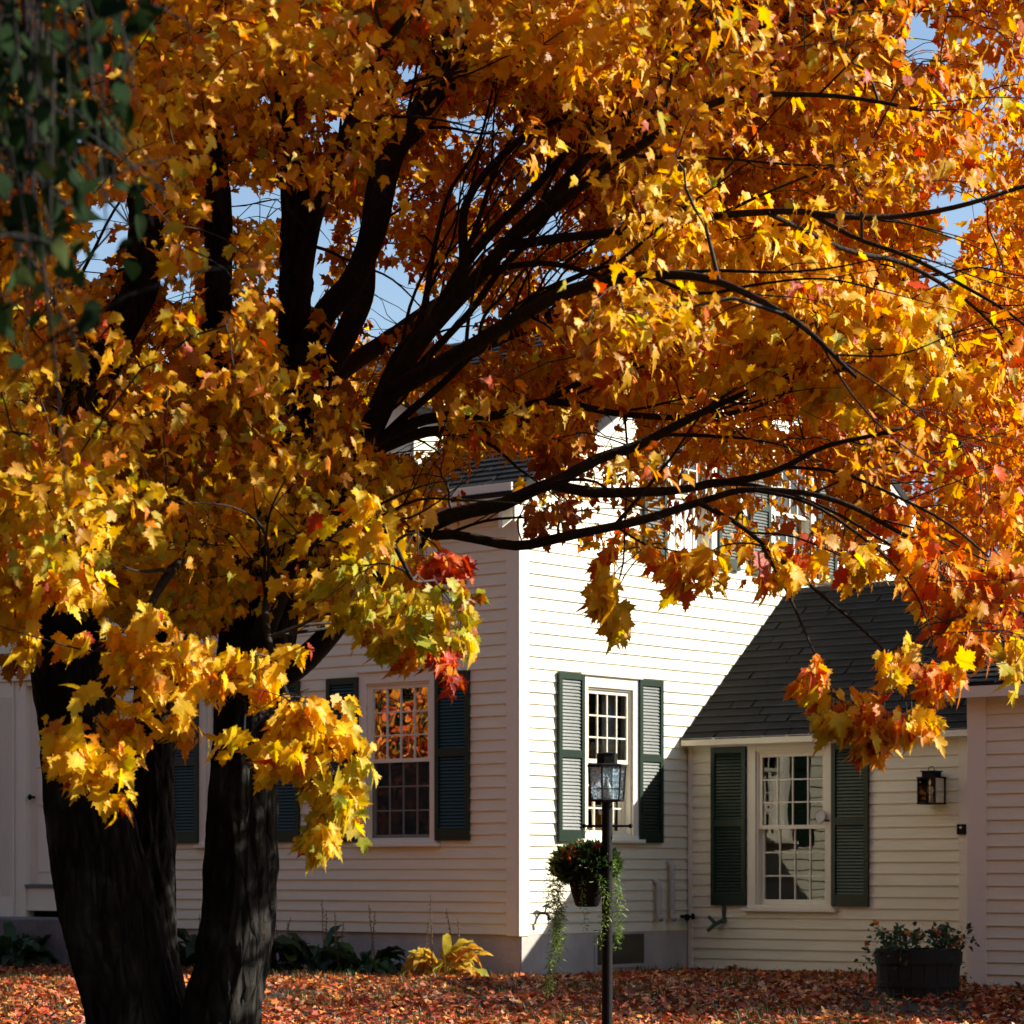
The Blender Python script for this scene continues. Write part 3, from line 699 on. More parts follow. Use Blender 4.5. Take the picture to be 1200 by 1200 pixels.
for k in range(6):
    mb = MB(); mb.add([hexp(R0 * .97, zb + .004, k), hexp(R0 * .97, zb + .004, k + 1), hexp(R1 * .97, zt - .004, k + 1), hexp(R1 * .97, zt - .004, k)], [(0, 1, 2, 3)]); mb.build('pane', M_seed, lamp)
mb = MB(); mb.lathe([(.026, zb - .0), (.026, zb + .06), (.024, zb + .075), (.018, zb + .095), (.008, zb + .118), (.002, zb + .125)], 16); mb.build('bulb_cover', M_bulb, lamp, smooth=True)
# ------------------------------------------------------------------ hanging basket
hc = pt(688, 1022, LD + .10); hb = empty('hanging_basket', (hc.x, hc.y, 0), 'dark round hanging pot of orange flowers and trailing fern on the lamp post bar', 'hanging basket')
Z = lambda py: pt(0, py, LD).z
mb = MB(); mb.lathe([(.055, Z(1063)), (.07, Z(1061)), (.095, Z(1045)), (.118, Z(1025)), (.125, Z(1020)), (.12, Z(1017)), (.10, Z(1022))], 22); mb.build('pot', M_black, hb, smooth=True)
mb = MB(); top = Vector((0, -.10, Z(969)))
for k in range(3):
    g = k * 2.1 + .4; mb.tube([tuple(top), (.118 * math.cos(g), .118 * math.sin(g), Z(1019))], .0018, 5)
mb.build('hanger', M_black, hb)
def fern(strands, nm, parent, cols, leaf=.010, dens=150, origin=Vector((0, 0, 0))):
    P = []; T = []; C = []; sz = []; st = MB()
    for pl, rad, w in strands:
        Q = catmull([tuple(p) for p in pl], .03); Ls = np.linalg.norm(np.diff(Q, axis=0), axis=1).sum()
        st.tube([tuple(q) for q in Q], .0014, 4)
        n = int(dens * Ls * rad / .03); idx = RNG.uniform(0, len(Q) - 1.01, n)
        for t in idx:
            i = int(t); q = Q[i] + (Q[i + 1] - Q[i]) * (t - i)
            taper = 1 - .55 * t / len(Q)
            o_ = unit(RNG.normal(0, 1, 3)); o_[2] *= .7
            P.append(q + o_ * abs(RNG.normal(0, rad * .55 * taper))); T.append(o_ + np.array([0, 0, -.5])); C.append(cols[RNG.integers(len(cols))]); sz.append(leaf * RNG.uniform(.6, 1.5))
    st.build('stems', M_plant, parent, vcol=True) if False else None
    P = np.array(P); T = np.array(T); n = len(P)
    return leaf_mesh(nm, P, T, RNG.normal(0, 1, (n, 3)), np.array(sz), np.array(C) * RNG.uniform(.7, 1.2, (n, 1)), M_plant, parent, 'needle', .1, .3)
L = lambda px, py, dy=0.: Vector(((px - 688) / F * LD, dy, Z(py)))
str_ = []
for k in range(7):
    j = lambda a: random.uniform(-a, a)
    str_.append(([L(676, 1018, j(.05)), L(656 + j(6), 1006 + j(8), j(.08) - .05), L(650 + j(9), 1040 + j(10), j(.08) - .05), L(654 + j(8), 1085 + j(15), j(.06) - .05), L(648 + j(7), 1115 + j(20), j(.05) - .05)], .05, 1))
for k in range(3): str_.append(([L(672, 1020, -.06), L(655 + j(5), 1040, -.08), L(655 + j(5), 1090, -.09), L(647 + j(4), 1130, -.09), L(641 + j(4), 1170 + j(14), -.09)], .045, 1))
str_.append(([L(655, 1085, -.07), L(658, 1102, -.08), L(664, 1118, -.08)], .02, 1)); str_.append(([L(650, 1110, -.07), L(655, 1122, -.08), L(663, 1126, -.08)], .02, 1))
for k in range(3): str_.append(([L(698, 1018, -.05), L(716 + j(4), 1012 + j(6), -.1), L(724 + j(6), 1040 + j(10), -.06), L(726 + j(6), 1075 + j(12), -.05), L(724 + j(5), 1100 + j(12), -.05)], .038, 1))
for k in range(3): str_.append(([L(696, 1018, -.1), L(706 + j(4), 1030, -.13), L(707 + j(6), 1060, -.13), L(703 + j(5), 1085, -.13), L(698 + j(5), 1100 + j(10), -.13)], .034, 1))
for k in range(2): str_.append(([L(684, 1020, -.1), L(684 + j(3), 1050, -.12), L(686 + j(3), 1085 + j(9), -.12)], .02, 1))
fern(str_, 'fern', hb, [(.10, .24, .03), (.16, .32, .05), (.07, .16, .03), (.30, .40, .09), (.38, .42, .10)], .022, 260)
# leafy mound + flowers
n = 3400; u = unit(RNG.normal(0, 1, (n, 3))); r_ = RNG.uniform(.4, 1, n)[:, None] ** .5
P = u * r_ * np.array([.2, .15, .12]) + np.array([-.005, 0, Z(1012)]); P[:, 0] -= .0
P[::3, 2] = P[::3, 2] * .7 + .3 * Z(1022) - .01
leaf_mesh('foliage', P, u + [0, 0, .3], RNG.normal(0, 1, (n, 3)), RNG.uniform(.018, .04, n), np.array([(.05, .10, .02), (.08, .15, .03), (.03, .06, .015)])[RNG.integers(0, 3, n)], M_plant, hb, 'heart')
for (fx, fy, nn, sp, c) in ((664, 1003, 40, .035, (.38, .10, .02)), (672, 998, 20, .03, (.6, .16, .03)), (701, 991, 16, .02, (.45, .05, .02)), (694, 1008, 16, .03, (.5, .1, .02))):
    ct = np.array(L(fx, fy, -.10)); P = ct + RNG.normal(0, 1, (nn, 3)) * sp * .7
    leaf_mesh('flower', P, RNG.normal(0, 1, (nn, 3)), RNG.normal(0, 1, (nn, 3)) + [0, -.8, .4], RNG.uniform(.018, .032, nn), np.array([c] * nn) * RNG.uniform(.6, 1.3, (nn, 1)), M_petal, hb, 'heart')
# ================================================================== PLANTER
PD = 20.15; pc = pt(1076, HZ, PD); pg = ground_z(pc.x, PD)
pl = empty('barrel_planter', (pc.x, PD, pg), 'dark wooden half barrel planter with small orange flowers beside the door corner', 'planter')
rt = 50.5 / F * PD; hp = pt(0, 1112, PD).z - pg
mb = MB(); n = 20
for k in range(n):
    g0_, g1_ = 2 * math.pi * (k + .02) / n, 2 * math.pi * (k + .98) / n
    q = lambda r, g, z: (r * math.cos(g), r * math.sin(g), z)
    rb = rt * .93; jz = random.uniform(-.004, .004)
    mb.hexa([q(rb - .025, g0_, 0), q(rb - .025, g1_, 0), q(rt - .025, g1_, hp + jz), q(rt - .025, g0_, hp + jz), q(rb, g0_, 0), q(rb, g1_, 0), q(rt, g1_, hp + jz), q(rt, g0_, hp + jz)])
mb.build('barrel', M_pot, pl)
for zc, hb_ in ((hp * .82, .085), (hp * .25, .035)):
    mb = MB(); f_ = lambda z: rt * (.93 + .07 * z / hp)
    mb.lathe([(f_(zc - hb_ / 2) + .002, zc - hb_ / 2), (f_(zc - hb_ / 2) + .009, zc - hb_ / 2), (f_(zc + hb_ / 2) + .009, zc + hb_ / 2), (f_(zc + hb_ / 2) + .002, zc + hb_ / 2)], 40); mb.build('hoop', M_pot, pl)
mb = MB(); mb.lathe([(rt - .03, hp - .06), (rt - .03, hp - .045), (.05, hp - .03)], 24); mb.build('soil', M_lawn, pl)
P = []; T = []
for k in range(60):
    g = random.uniform(0, 6.28); r0 = rt * random.uniform(.2, .85); base = Vector((r0 * math.cos(g), r0 * math.sin(g), hp - .04))
    out = random.uniform(.02, .22); hgt = random.uniform(.05, .2)
    if random.random() < .3: out, hgt = random.uniform(.15, .3), random.uniform(-.25, .02)
    tip = base + Vector((math.cos(g) * out, math.sin(g) * out, hgt))
    for t in np.linspace(.1, 1, 16):
        p = base.lerp(tip, t); p.z += math.sin(t * 3.14) * .06
        P.append(np.array(p) + RNG.normal(0, .02, 3)); T.append(RNG.normal(0, 1, 3) + [math.cos(g), math.sin(g), .2])
P = np.array(P); n = len(P)
leaf_mesh('foliage', P, np.array(T), RNG.normal(0, 1, (n, 3)) + [0, 0, .8], RNG.uniform(.018, .045, n), np.array([(.04, .075, .02), (.06, .10, .03), (.03, .05, .02)])[RNG.integers(0, 3, n)], M_plant, pl, 'heart')
rr = lambda px: (px - 1076) / F * PD
for fx, fy, c in ((1061, 1093, (.8, .35, .03)), (1072, 1096, (.7, .3, .03)), (1023, 1081, (.7, .25, .02)), (1121, 1100, (.6, .2, .02)), (1117, 1106, (.5, .15, .02)), (1095, 1092, (.45, .1, .03)), (1012, 1105, (.5, .2, .03)), (1108, 1108, (.45, .13, .02))):
    nn = 14; ct = np.array([rr(fx), -.18, pt(0, fy, PD).z - pg]); P = ct + RNG.normal(0, .008, (nn, 3))
    leaf_mesh('flower', P, RNG.normal(0, 1, (nn, 3)), RNG.normal(0, .6, (nn, 3)) + [0, -1, .5], RNG.uniform(.018, .03, nn), np.array([c] * nn) * RNG.uniform(.7, 1.2, (nn, 1)), M_petal, pl, 'heart')
# ================================================================== HOSTAS
def hosta(X, Y, nleaf, rad, pal, label, stalks=0, group=None, hgt=.3):
    p = l2w(X, Y, 0); z = ground_z(p.x, p.y)
    h = empty('hosta_plant', (p.x, p.y, z), label, 'hosta', 0, group)
    mb = MB()
    for k in range(nleaf):
        g = random.uniform(0, 6.28); f_ = random.random(); ln = rad * random.uniform(.85, 1.35); w = ln * random.uniform(.09, .155)
        e0 = math.radians(random.uniform(25, 85)); drop = math.radians(random.uniform(60, 150)); ro = random.uniform(.0, .07)
        c = random.choice(pal); c = tuple(x * random.uniform(.7, 1.2) for x in c)
        vs = []; m = 11; p2 = [ro, 0.]; tw = random.uniform(-.5, .5); roll = random.uniform(-.6, .6)
        for i in range(m + 1):
            t = i / m; e = e0 - drop * t ** 1.5
            if i: p2[0] += ln / m * math.cos(e); p2[1] = max(.012, p2[1] + ln / m * math.sin(e) * hgt / .3)
            prof = .07 if t < .34 else math.sin(min(1, (t - .34) / .66) ** .8 * math.pi) ** .8 * .95 + .05 * (1 - t)
            ww_ = w * prof; a_ = g + tw * t * .5
            cx, cy = p2[0] * math.cos(a_), p2[0] * math.sin(a_)
            for s_, zo in ((-1, .35), (0, 0), (1, .35)):
                wob = .02 * math.sin(i * 1.7 + s_ * 2 + k)
                vs.append((cx - math.sin(a_) * s_ * ww_, cy + math.cos(a_) * s_ * ww_, max(.006, p2[1] + (zo + roll * s_) * ww_ + wob * prof)))
        fs = [(i * 3 + j, i * 3 + j + 1, i * 3 + j + 4, i * 3 + j + 3) for i in range(m) for j in (0, 1)]
        mb.add(vs, fs, c)
    mb.build('foliage', M_plant, h, smooth=True, vcol=True)
    for k in range(stalks):
        g = random.uniform(0, 6.28); r0 = random.uniform(.02, .25); s = MB(); ht = random.uniform(.45, .72)
        b = Vector((r0 * math.cos(g), r0 * math.sin(g), 0)); le = Vector((random.uniform(-.08, .08), random.uniform(-.05, .05), ht))
        Q = [b, b + le * .5 + Vector((random.uniform(-.02, .02), 0, 0)), b + le]
        s.tube([tuple(q) for q in Q], [.006, .005, .003], 5, (.24, .16, .07))
        for i in range(10):
            t = .45 + .055 * i; q = b + le * t; a = random.uniform(0, 6.28)
            s.tube([tuple(q), tuple(q + Vector((math.cos(a) * .014, math.sin(a) * .014, -.012)))], [.003, .005], 5, (.20, .13, .06))
        s.build('flower_stalk', M_plant, h, vcol=True)
    return h
yel = [(.62, .40, .04), (.70, .46, .05), (.55, .30, .03), (.45, .36, .05), (.65, .28, .03)]
grn = [(.035, .06, .02), (.05, .08, .025), (.03, .05, .015), (.08, .09, .02)]
hosta(hx(520, -.55), -.55, 74, .35, yel, 'bright yellow sunlit hosta clump by the house corner', 4, hgt=.36)
hosta(hx(428, -.5), -.5, 40, .38, [(.06, .10, .025), (.10, .14, .03), (.04, .07, .02)], 'dark green hosta with a few glossy leaves beside the yellow hosta', 3)
gl = 'shaded dark green hostas along the foundation'
for k, (px, lb, ns) in enumerate(((368, 'dark hosta clump under the window right of the maple trunk', 3), (330, 'dark hosta clump touching the right maple trunk outline', 3), (240, 'dark hosta glimpsed between the maple stems', 4), (150, 'dark hosta hidden mostly behind the maple stems', 0), (62, 'dark hosta below the front doorstep left of the maple', 0))):
    hosta(hx(px, -.55), -.55 if k < 4 else -1.05, 52, .40, grn, lb, ns, gl, .34)
# ================================================================== MAPLE
def smooth01(a, b, t): t = np.clip((t - a) / (b - a), 0, 1); return t * t * (3 - 2 * t)
LIMBS = {
 'L': [(190, 1370, 12.5, 125), (172, 1290, 12.5, 78), (160, 1200, 12.5, 60), (125, 1060, 12.5, 58), (101, 930, 12.5, 51), (94, 850, 12.4, 47), (77, 740, 12.3, 45), (60, 640, 12.3, 40), (70, 520, 12.3, 33), (120, 420, 12.4, 27), (165, 330, 12.5, 23), (168, 240, 12.6, 20), (140, 150, 12.6, 16), (100, 50, 12.6, 13), (50, -100, 12.6, 9), (0, -260, 12.6, 5)],
 'M': [(205, 1370, 12.7, 110), (190, 1250, 12.7, 62), (174, 1130, 12.7, 36), (173, 1000, 12.8, 31), (179, 880, 12.9, 26), (190, 750, 13, 27), (215, 600, 13, 24), (240, 480, 13, 20), (255, 360, 13, 16), (256, 250, 13, 15), (248, 120, 13, 12), (240, -50, 13, 9), (250, -300, 13, 5)],
 'R': [(240, 1370, 12.4, 120), (252, 1270, 12.4, 58), (260, 1190, 12.4, 46), (276, 1100, 12.4, 43), (284, 950, 12.4, 41), (289, 860, 12.4, 38), (305, 730, 12.4, 45), (325, 620, 12.5, 35), (342, 500, 12.6, 27), (345, 400, 12.7, 22), (347, 300, 12.8, 19), (345, 220, 12.8, 17), (335, 100, 12.9, 13), (320, -60, 13, 9), (330, -330, 13, 5)],
 'R2': [(343, 480, 12.6, 23), (372, 380, 12.5, 20), (415, 330, 12.4, 20), (440, 270, 12.3, 19), (462, 190, 12.3, 15), (515, 70, 12.3, 11), (560, -40, 12.3, 8), (600, -220, 12.4, 5)],
 'R2b': [(352, 470, 12.6, 20), (392, 418, 12.6, 19), (423, 350, 12.8, 19), (432, 280, 13.0, 17), (450, 190, 13.1, 12), (520, 110, 13.2, 9), (590, 60, 13.3, 7), (650, -50, 13.3, 5)],
 'R3': [(312, 740, 12.4, 27), (368, 640, 12.2, 25), (418, 545, 12, 23), (455, 462, 11.9, 21), (492, 400, 11.8, 18), (545, 340, 11.7, 15), (592, 288, 11.6, 13), (640, 238, 11.5, 12), (690, 183, 11.4, 10), (760, 115, 11.3, 8), (850, 48, 11.2, 6), (985, 8, 11, 4), (1100, -30, 11, 3)],
 'R3b': [(400, 580, 12.1, 18), (440, 480, 12.0, 16), (470, 412, 12, 14), (520, 368, 12, 12), (543, 320, 12, 10), (546, 240, 12, 8), (590, 180, 12, 7), (640, 147, 12, 6), (700, 130, 12, 5), (800, 150, 11.9, 3)],
 'R3c': [(470, 440, 12.1, 14), (515, 365, 12.2, 12), (555, 295, 12.3, 10), (610, 240, 12.4, 9), (650, 195, 12.5, 7), (715, 120, 12.6, 5), (800, 30, 12.8, 4)],
 'R3d': [(560, 322, 11.7, 8), (605, 312, 11.5, 6), (660, 310, 11.3, 5), (760, 340, 11, 4), (860, 340, 10.8, 2.5)],
 'R4': [(312, 800, 12.4, 27), (365, 765, 12.0, 20), (420, 700, 11.6, 17), (465, 650, 11.3, 15), (510, 612, 11.1, 13), (552, 597, 11.05, 12), (590, 590, 11, 11), (633, 571, 10.95, 10), (655, 563, 10.9, 10), (700, 537, 10.9, 9), (753, 517, 10.9, 8), (790, 500, 10.9, 7), (850, 470, 10.8, 5), (910, 445, 10.7, 4), (1000, 430, 10.6, 3)],
 'R4b': [(645, 567, 10.93, 9), (690, 577, 10.9, 9), (740, 578, 10.85, 8), (785, 575, 10.8, 7), (832, 566, 10.8, 6), (880, 560, 10.75, 6), (920, 547, 10.7, 5), (975, 522, 10.65, 4), (1060, 500, 10.6, 3)],
 'R4c': [(470, 648, 11.3, 11), (513, 627, 11.1, 8), (550, 630, 11.0, 8), (607, 638, 10.9, 8), (660, 630, 10.8, 8), (720, 616, 10.75, 7), (770, 604, 10.7, 7), (817, 589, 10.7, 6), (850, 578, 10.65, 5), (880, 574, 10.6, 5), (945, 581, 10.55, 4.5), (1020, 602, 10.5, 4), (1100, 648, 10.4, 3), (1200, 692, 10.3, 2), (1280, 740, 10.2, 1.2)],
 'R4d': [(818, 589, 10.68, 4.5), (860, 612, 10.6, 4), (897, 641, 10.5, 3.5), (945, 678, 10.4, 3), (992, 722, 10.2, 2.5), (1040, 768, 10.0, 2), (1070, 800, 9.9, 1.4)],
 'R4e': [(893, 640, 10.5, 2.6), (915, 680, 10.4, 2.2), (938, 730, 10.2, 2), (955, 770, 10.0, 1.6), (975, 815, 9.9, 1.2)],
 'R5': [(592, 288, 11.6, 9), (690, 275, 11.1, 7.5), (800, 258, 10.8, 6.5), (915, 248, 10.6, 5.5), (985, 252, 10.5, 5), (1060, 250, 10.5, 4.5), (1135, 236, 10.4, 4), (1210, 212, 10.4, 3), (1320, 180, 10.3, 2)],
 'R6': [(950, 250, 10.55, 4.5), (1010, 282, 10.4, 4), (1090, 312, 10.3, 3.5), (1180, 370, 10.2, 2.5), (1260, 430, 10.1, 1.5)],
 'R6b': [(900, 250, 10.6, 4), (985, 288, 10.8, 4), (1060, 305, 11, 4), (1130, 350, 11.1, 3), (1200, 420, 11.2, 2)],
 'R7': [(425, 535, 12, 10), (500, 505, 12.2, 9), (560, 508, 12.3, 8), (613, 493, 12.4, 7), (648, 467, 12.5, 6), (668, 425, 12.6, 4), (720, 380, 12.8, 3)],
 'R8': [(430, 520, 12, 11), (500, 492, 11.8, 9), (580, 486, 11.7, 7), (640, 470, 11.6, 6), (730, 486, 11.5, 5), (800, 488, 11.4, 5), (880, 478, 11.3, 4), (1000, 430, 11.2, 3.5), (1120, 420, 11, 2)],
 'R8b': [(640, 470, 11.6, 5), (720, 430, 11.7, 5), (820, 415, 11.8, 4), (960, 352, 12, 3.5), (1100, 320, 12.2, 2.5)],
 'R9': [(880, 574, 10.6, 3), (950, 592, 10.4, 2.6), (1030, 645, 10.2, 2.2), (1075, 700, 10.0, 1.6), (1095, 750, 9.9, 1)],
 'R9b': [(832, 566, 10.8, 3), (905, 572, 10.7, 2.8), (1000, 612, 10.5, 2.4), (1085, 668, 10.4, 1.8), (1140, 735, 10.3, 1)],
 'R9c': [(920, 547, 10.7, 3), (1000, 556, 10.5, 2.6), (1095, 605, 10.3, 2.2), (1180, 672, 10.2, 1.6), (1230, 740, 10.1, 1)],
 'R9d': [(860, 612, 10.55, 2), (880, 625, 10.5, 2), (930, 628, 10.4, 1.8), (1000, 660, 10.3, 1.4)],
 'R9e': [(720, 616, 10.75, 2), (760, 640, 10.7, 1.8), (800, 648, 10.6, 1.4), (850, 690, 10.5, 1)],
 'T2': [(612, 636, 10.9, 1.4), (606, 610, 10.9, 1.2), (622, 585, 10.9, 1)],
 'R3e': [(448, 480, 12.0, 9), (500, 420, 11.9, 7.5), (560, 352, 11.85, 6.5), (612, 290, 11.8, 5.5), (668, 215, 11.8, 4.5), (705, 160, 11.8, 3), (760, 60, 11.8, 2)],
 'R3f': [(425, 535, 12, 9), (520, 445, 11.8, 7), (600, 372, 11.6, 6), (680, 322, 11.5, 5), (760, 292, 11.4, 3.5), (850, 300, 11.3, 2)],
 'R3g': [(545, 300, 12, 5.5), (575, 215, 12, 4.5), (602, 150, 12, 3.5), (640, 80, 12, 2.5), (660, 10, 12, 1.5)],
 'R3h': [(490, 398, 11.95, 6), (506, 305, 12.1, 5), (522, 232, 12.2, 4), (560, 170, 12.3, 3), (580, 90, 12.4, 2)],
 'T1': [(732, 486, 11.3, 2), (735, 540, 11.2, 1.8), (731, 600, 11, 1.6), (730, 660, 10.8, 1.5), (722, 690, 10.7, 1.1)],
 # limbs toward the viewer, the back and out of the frame
 'F1': [(75, 740, 12.3, 22), (90, 660, 11.4, 17), (85, 600, 10.6, 13), (70, 600, 10.0, 9), (55, 630, 9.6, 5), (60, 690, 9.5, 3)],
 'F2': [(300, 760, 12.4, 20), (330, 690, 11.5, 16), (370, 640, 10.7, 12), (410, 610, 10.0, 8), (450, 625, 9.6, 5), (480, 680, 9.5, 3)],
 'F3': [(300, 700, 12.4, 18), (270, 640, 11.5, 14), (230, 640, 10.6, 10), (190, 690, 10.0, 7), (160, 760, 9.6, 4), (115, 850, 9.5, 2)],
 'F4': [(330, 690, 11.5, 12), (320, 680, 10.6, 9), (310, 720, 10, 6), (330, 800, 9.6, 4), (385, 900, 9.5, 2.2)],
 'F5': [(455, 462, 11.9, 15), (560, 400, 11, 12), (680, 340, 10.2, 10), (800, 320, 9.6, 7), (920, 370, 9.2, 5), (1000, 440, 9.0, 3)],
 'F6': [(345, 400, 12.7, 14), (370, 250, 11.5, 11), (420, 120, 10.6, 9), (470, 30, 10, 7), (540, -20, 9.5, 4)],
 'F7': [(592, 288, 11.6, 9), (720, 190, 10.8, 8), (840, 120, 10.2, 6), (960, 110, 9.8, 4), (1080, 130, 9.5, 3)],
 'F8': [(120, 420, 12.4, 14), (80, 330, 11.4, 10), (50, 250, 10.6, 7), (60, 180, 10, 4)],
 'B1': [(345, 480, 12.6, 16), (450, 400, 14, 13), (560, 330, 15.2, 9), (700, 280, 16.2, 5)],
 'B2': [(455, 462, 11.9, 13), (620, 380, 13.3, 11), (800, 320, 14.6, 8), (950, 260, 15.5, 4)],
 'B3': [(255, 360, 13, 12), (240, 240, 14.4, 10), (200, 130, 15.6, 6)],
 'B4': [(70, 520, 12.3, 15), (-80, 380, 12.8, 12), (-300, 260, 13.2, 8), (-520, 180, 13.4, 4)],
 'B5': [(60, 640, 12.3, 15), (-120, 560, 11.6, 12), (-340, 500, 11.2, 8), (-520, 480, 11, 4)],
 'B6': [(462, 190, 12.3, 10), (620, -60, 12.2, 8), (800, -260, 12.2, 5), (950, -380, 12.2, 3)],
 'B7': [(168, 240, 12.6, 13), (60, 60, 13, 11), (-120, -160, 13.4, 7), (-250, -350, 13.6, 4)],
 'B8': [(690, 183, 11.4, 8), (900, -20, 11.6, 6), (1100, -160, 11.8, 4), (1250, -200, 12, 3)],
}
LOWX = np.array([-200, 0, 60, 130, 240, 330, 400, 450, 500, 530, 548, 565, 590, 606, 640, 690, 720, 760, 820, 870, 920, 960, 1000, 1040, 1060, 1090, 1120, 1160, 1200, 1400])
LOWY = np.array([730, 705, 690, 725, 745, 740, 728, 735, 715, 660, 590, 575, 585, 600, 640, 648, 655, 665, 690, 690, 680, 685, 690, 660, 700, 750, 760, 775, 800, 800])
BASE = pt(215, HZ, 12.5); BASE.z = ground_z(BASE.x, BASE.y)
maple = empty('maple_tree', BASE, 'large multi stemmed golden maple in full autumn leaf in the front yard', 'tree')
B3v = np.array(BASE)
limb_pts = []; limb_rad = []
def limb_tube(mb, Q, n):
    """bark-ridged tube from (x,y,z,r) rows"""
    P = [Vector(q[:3]) for q in Q]; k = len(P); vs = []
    t0 = (P[1] - P[0]).normalized(); a = t0.cross(Vector((0, 1, 0)) if abs(t0.y) < .9 else Vector((1, 0, 0))).normalized()
    off = random.random() * 50; s_ = 0
    for i in range(k):
        t = (P[min(i + 1, k - 1)] - P[max(i - 1, 0)]).normalized(); a = (a - t * a.dot(t)).normalized(); b = t.cross(a); r = Q[i][3]
        if i: s_ += (P[i] - P[i - 1]).length
        for j in range(n):
            g = 2 * math.pi * j / n
            rr_ = r
            if r > .03:
                rr_ *= 1 + .10 * noise.noise(Vector((math.cos(g) * 1.3, math.sin(g) * 1.3, s_ * 1.6 + off)))
                if n > 60: rr_ += .013 * (1 - 2.4 * abs(noise.noise(Vector((math.cos(g) * r * 20, math.sin(g) * r * 20, s_ * 3.2 + off))))) + .010 * noise.noise(Vector((math.cos(g) * r * 46, math.sin(g) * r * 46, s_ * 9 + off)))
            vs.append(tuple(P[i] + (a * math.cos(g) + b * math.sin(g)) * rr_ - BASE))
    fs = [(i * n + j, i * n + (j + 1) % n, (i + 1) * n + (j + 1) % n, (i + 1) * n + j) for i in range(k - 1) for j in range(n)] + [tuple((k - 1) * n + j for j in range(n))]
    mb.add(vs, fs)
tr = MB(); br = MB()
for nm, L_ in LIMBS.items():
    big = nm in 'LMR'
    rows = [(*pt(a, b, d), r * d / F * ((.84 if b < 520 else .95) if big else (.62 if nm.startswith('R3') else .74))) for a, b, d, r in L_]
    Q = catmull(rows, .035 if big else .06)
    Q[:, 3] = np.maximum(Q[:, 3], .002)
    if big: Q[0, 2] = min(Q[0, 2], BASE.z - .3)
    # small natural kinks on the finer limbs
    if not big:
        ph = random.random() * 40
        for i in range(len(Q)):
            q = Q[i]; w = .018 * min(1, i / 6)
            q[:3] += w * np.array([noise.noise(Vector((q[0] * 3, q[2] * 3, ph + k * 9))) for k in range(3)])
    limb_tube(tr if big else br, Q, 120 if big else (14 if Q[0, 3] > .035 else 8))
    sel = Q[::2] if not big else Q[int(len(Q) * .42)::3]
    limb_pts.append(sel[:, :3]); limb_rad.append(sel[:, 3])
def side_branches(Q, depth=0):
    L0 = np.linalg.norm(np.diff(Q[:, :3], axis=0), axis=1).sum(); n_ = int(L0 / (.36 if depth == 0 else .24))
    for k in range(n_):
        i = int(len(Q) * random.uniform(.25, .98)); i = min(max(i, 1), len(Q) - 2); p = Q[i, :3]; r = Q[i, 3]
        if r < .004 or r > .06: continue
        t = unit(Q[i + 1, :3] - Q[i - 1, :3]); o_ = unit(RNG.normal(0, 1, 3)); o_ = unit(o_ - t * (o_ @ t))
        ang = random.uniform(.3, .75); d_ = unit(t * math.cos(ang) + o_ * math.sin(ang) + np.array([0, 0, .12]))
        ln = random.uniform(.45, 1.25) * (1 if depth == 0 else .5); r0 = min(r * .5, .009 if depth == 0 else .004)
        pts = [(*p, r0)]; q = p.copy()
        for j in range(5):
            d_ = unit(d_ + RNG.normal(0, .16, 3) + np.array([.05, 0, .02 - .035 * j])); q = q + d_ * ln / 5; pts.append((*q, max(.0013, r0 * (1 - (j + 1) / 5.6))))
        C_ = catmull(pts, .06); C_[:, 3] = np.maximum(C_[:, 3], .0012); px_, py_ = proj(C_[-1, :3])
        if -60 < px_ < 1260 and py_ > np.interp(px_, LOWX, LOWY) - 8: continue
        limb_tube(br, C_, 6); limb_pts.append(C_[::2, :3]); limb_rad.append(C_[::2, 3])
        if depth == 0: side_branches(C_, 1)
for nm in LIMBS:
    if nm in 'LMR': continue
    rows = [(*pt(a, b, d), r * d / F * (.62 if nm.startswith('R3') else .74)) for a, b, d, r in LIMBS[nm]]
    side_branches(catmull(rows, .06))
tr.build('trunk', M_bark, maple, smooth=True); br.build('limbs', M_limb, maple, smooth=True)
LP = np.vstack(limb_pts); LR = np.concatenate(limb_rad)
# ---- canopy outline in view (lower edge), and the openings of the crown
GAPS = [(128, 262, 26, 26), (112, 300, 18, 20), (298, 236, 32, 17), (212, 338, 14, 16), (375, 280, 12, 30), (372, 330, 9, 26), (452, 350, 26, 26), (480, 80, 16, 10), (478, 118, 12, 9), (552, 142, 22, 12), (425, 275, 10, 20), (640, 265, 18, 16), (665, 330, 24, 12), (700, 290, 14, 12), (1078, 42, 16, 26), (1120, 238, 30, 18), (1112, 275, 12, 26), (1095, 320, 22, 16), (1155, 82, 14, 6), (920, 495, 16, 8), (1075, 570, 28, 20), (1050, 620, 20, 22), (212, 76, 7, 7), (88, 165, 12, 12), (115, 140, 10, 16), (28, 165, 8, 14), (310, 115, 10, 8), (398, 145, 10, 8), (548, 225, 16, 12), (545, 290, 12, 8), (720, 505, 20, 22), (480, 500, 34, 26), (590, 548, 30, 14), (960, 660, 18, 14), (800, 640, 18, 12)]
STEMS = [(172, 330, 26, 95), (256, 310, 22, 80), (344, 320, 26, 105), (425, 330, 32, 80), (455, 230, 24, 60)]
OPEN = [(560, 300, 150, 150), (470, 400, 80, 90)]
LIMBZ = np.full((300, 300), -1.)       # depth of the heavier limbs as seen from the street, so foliage parts round them
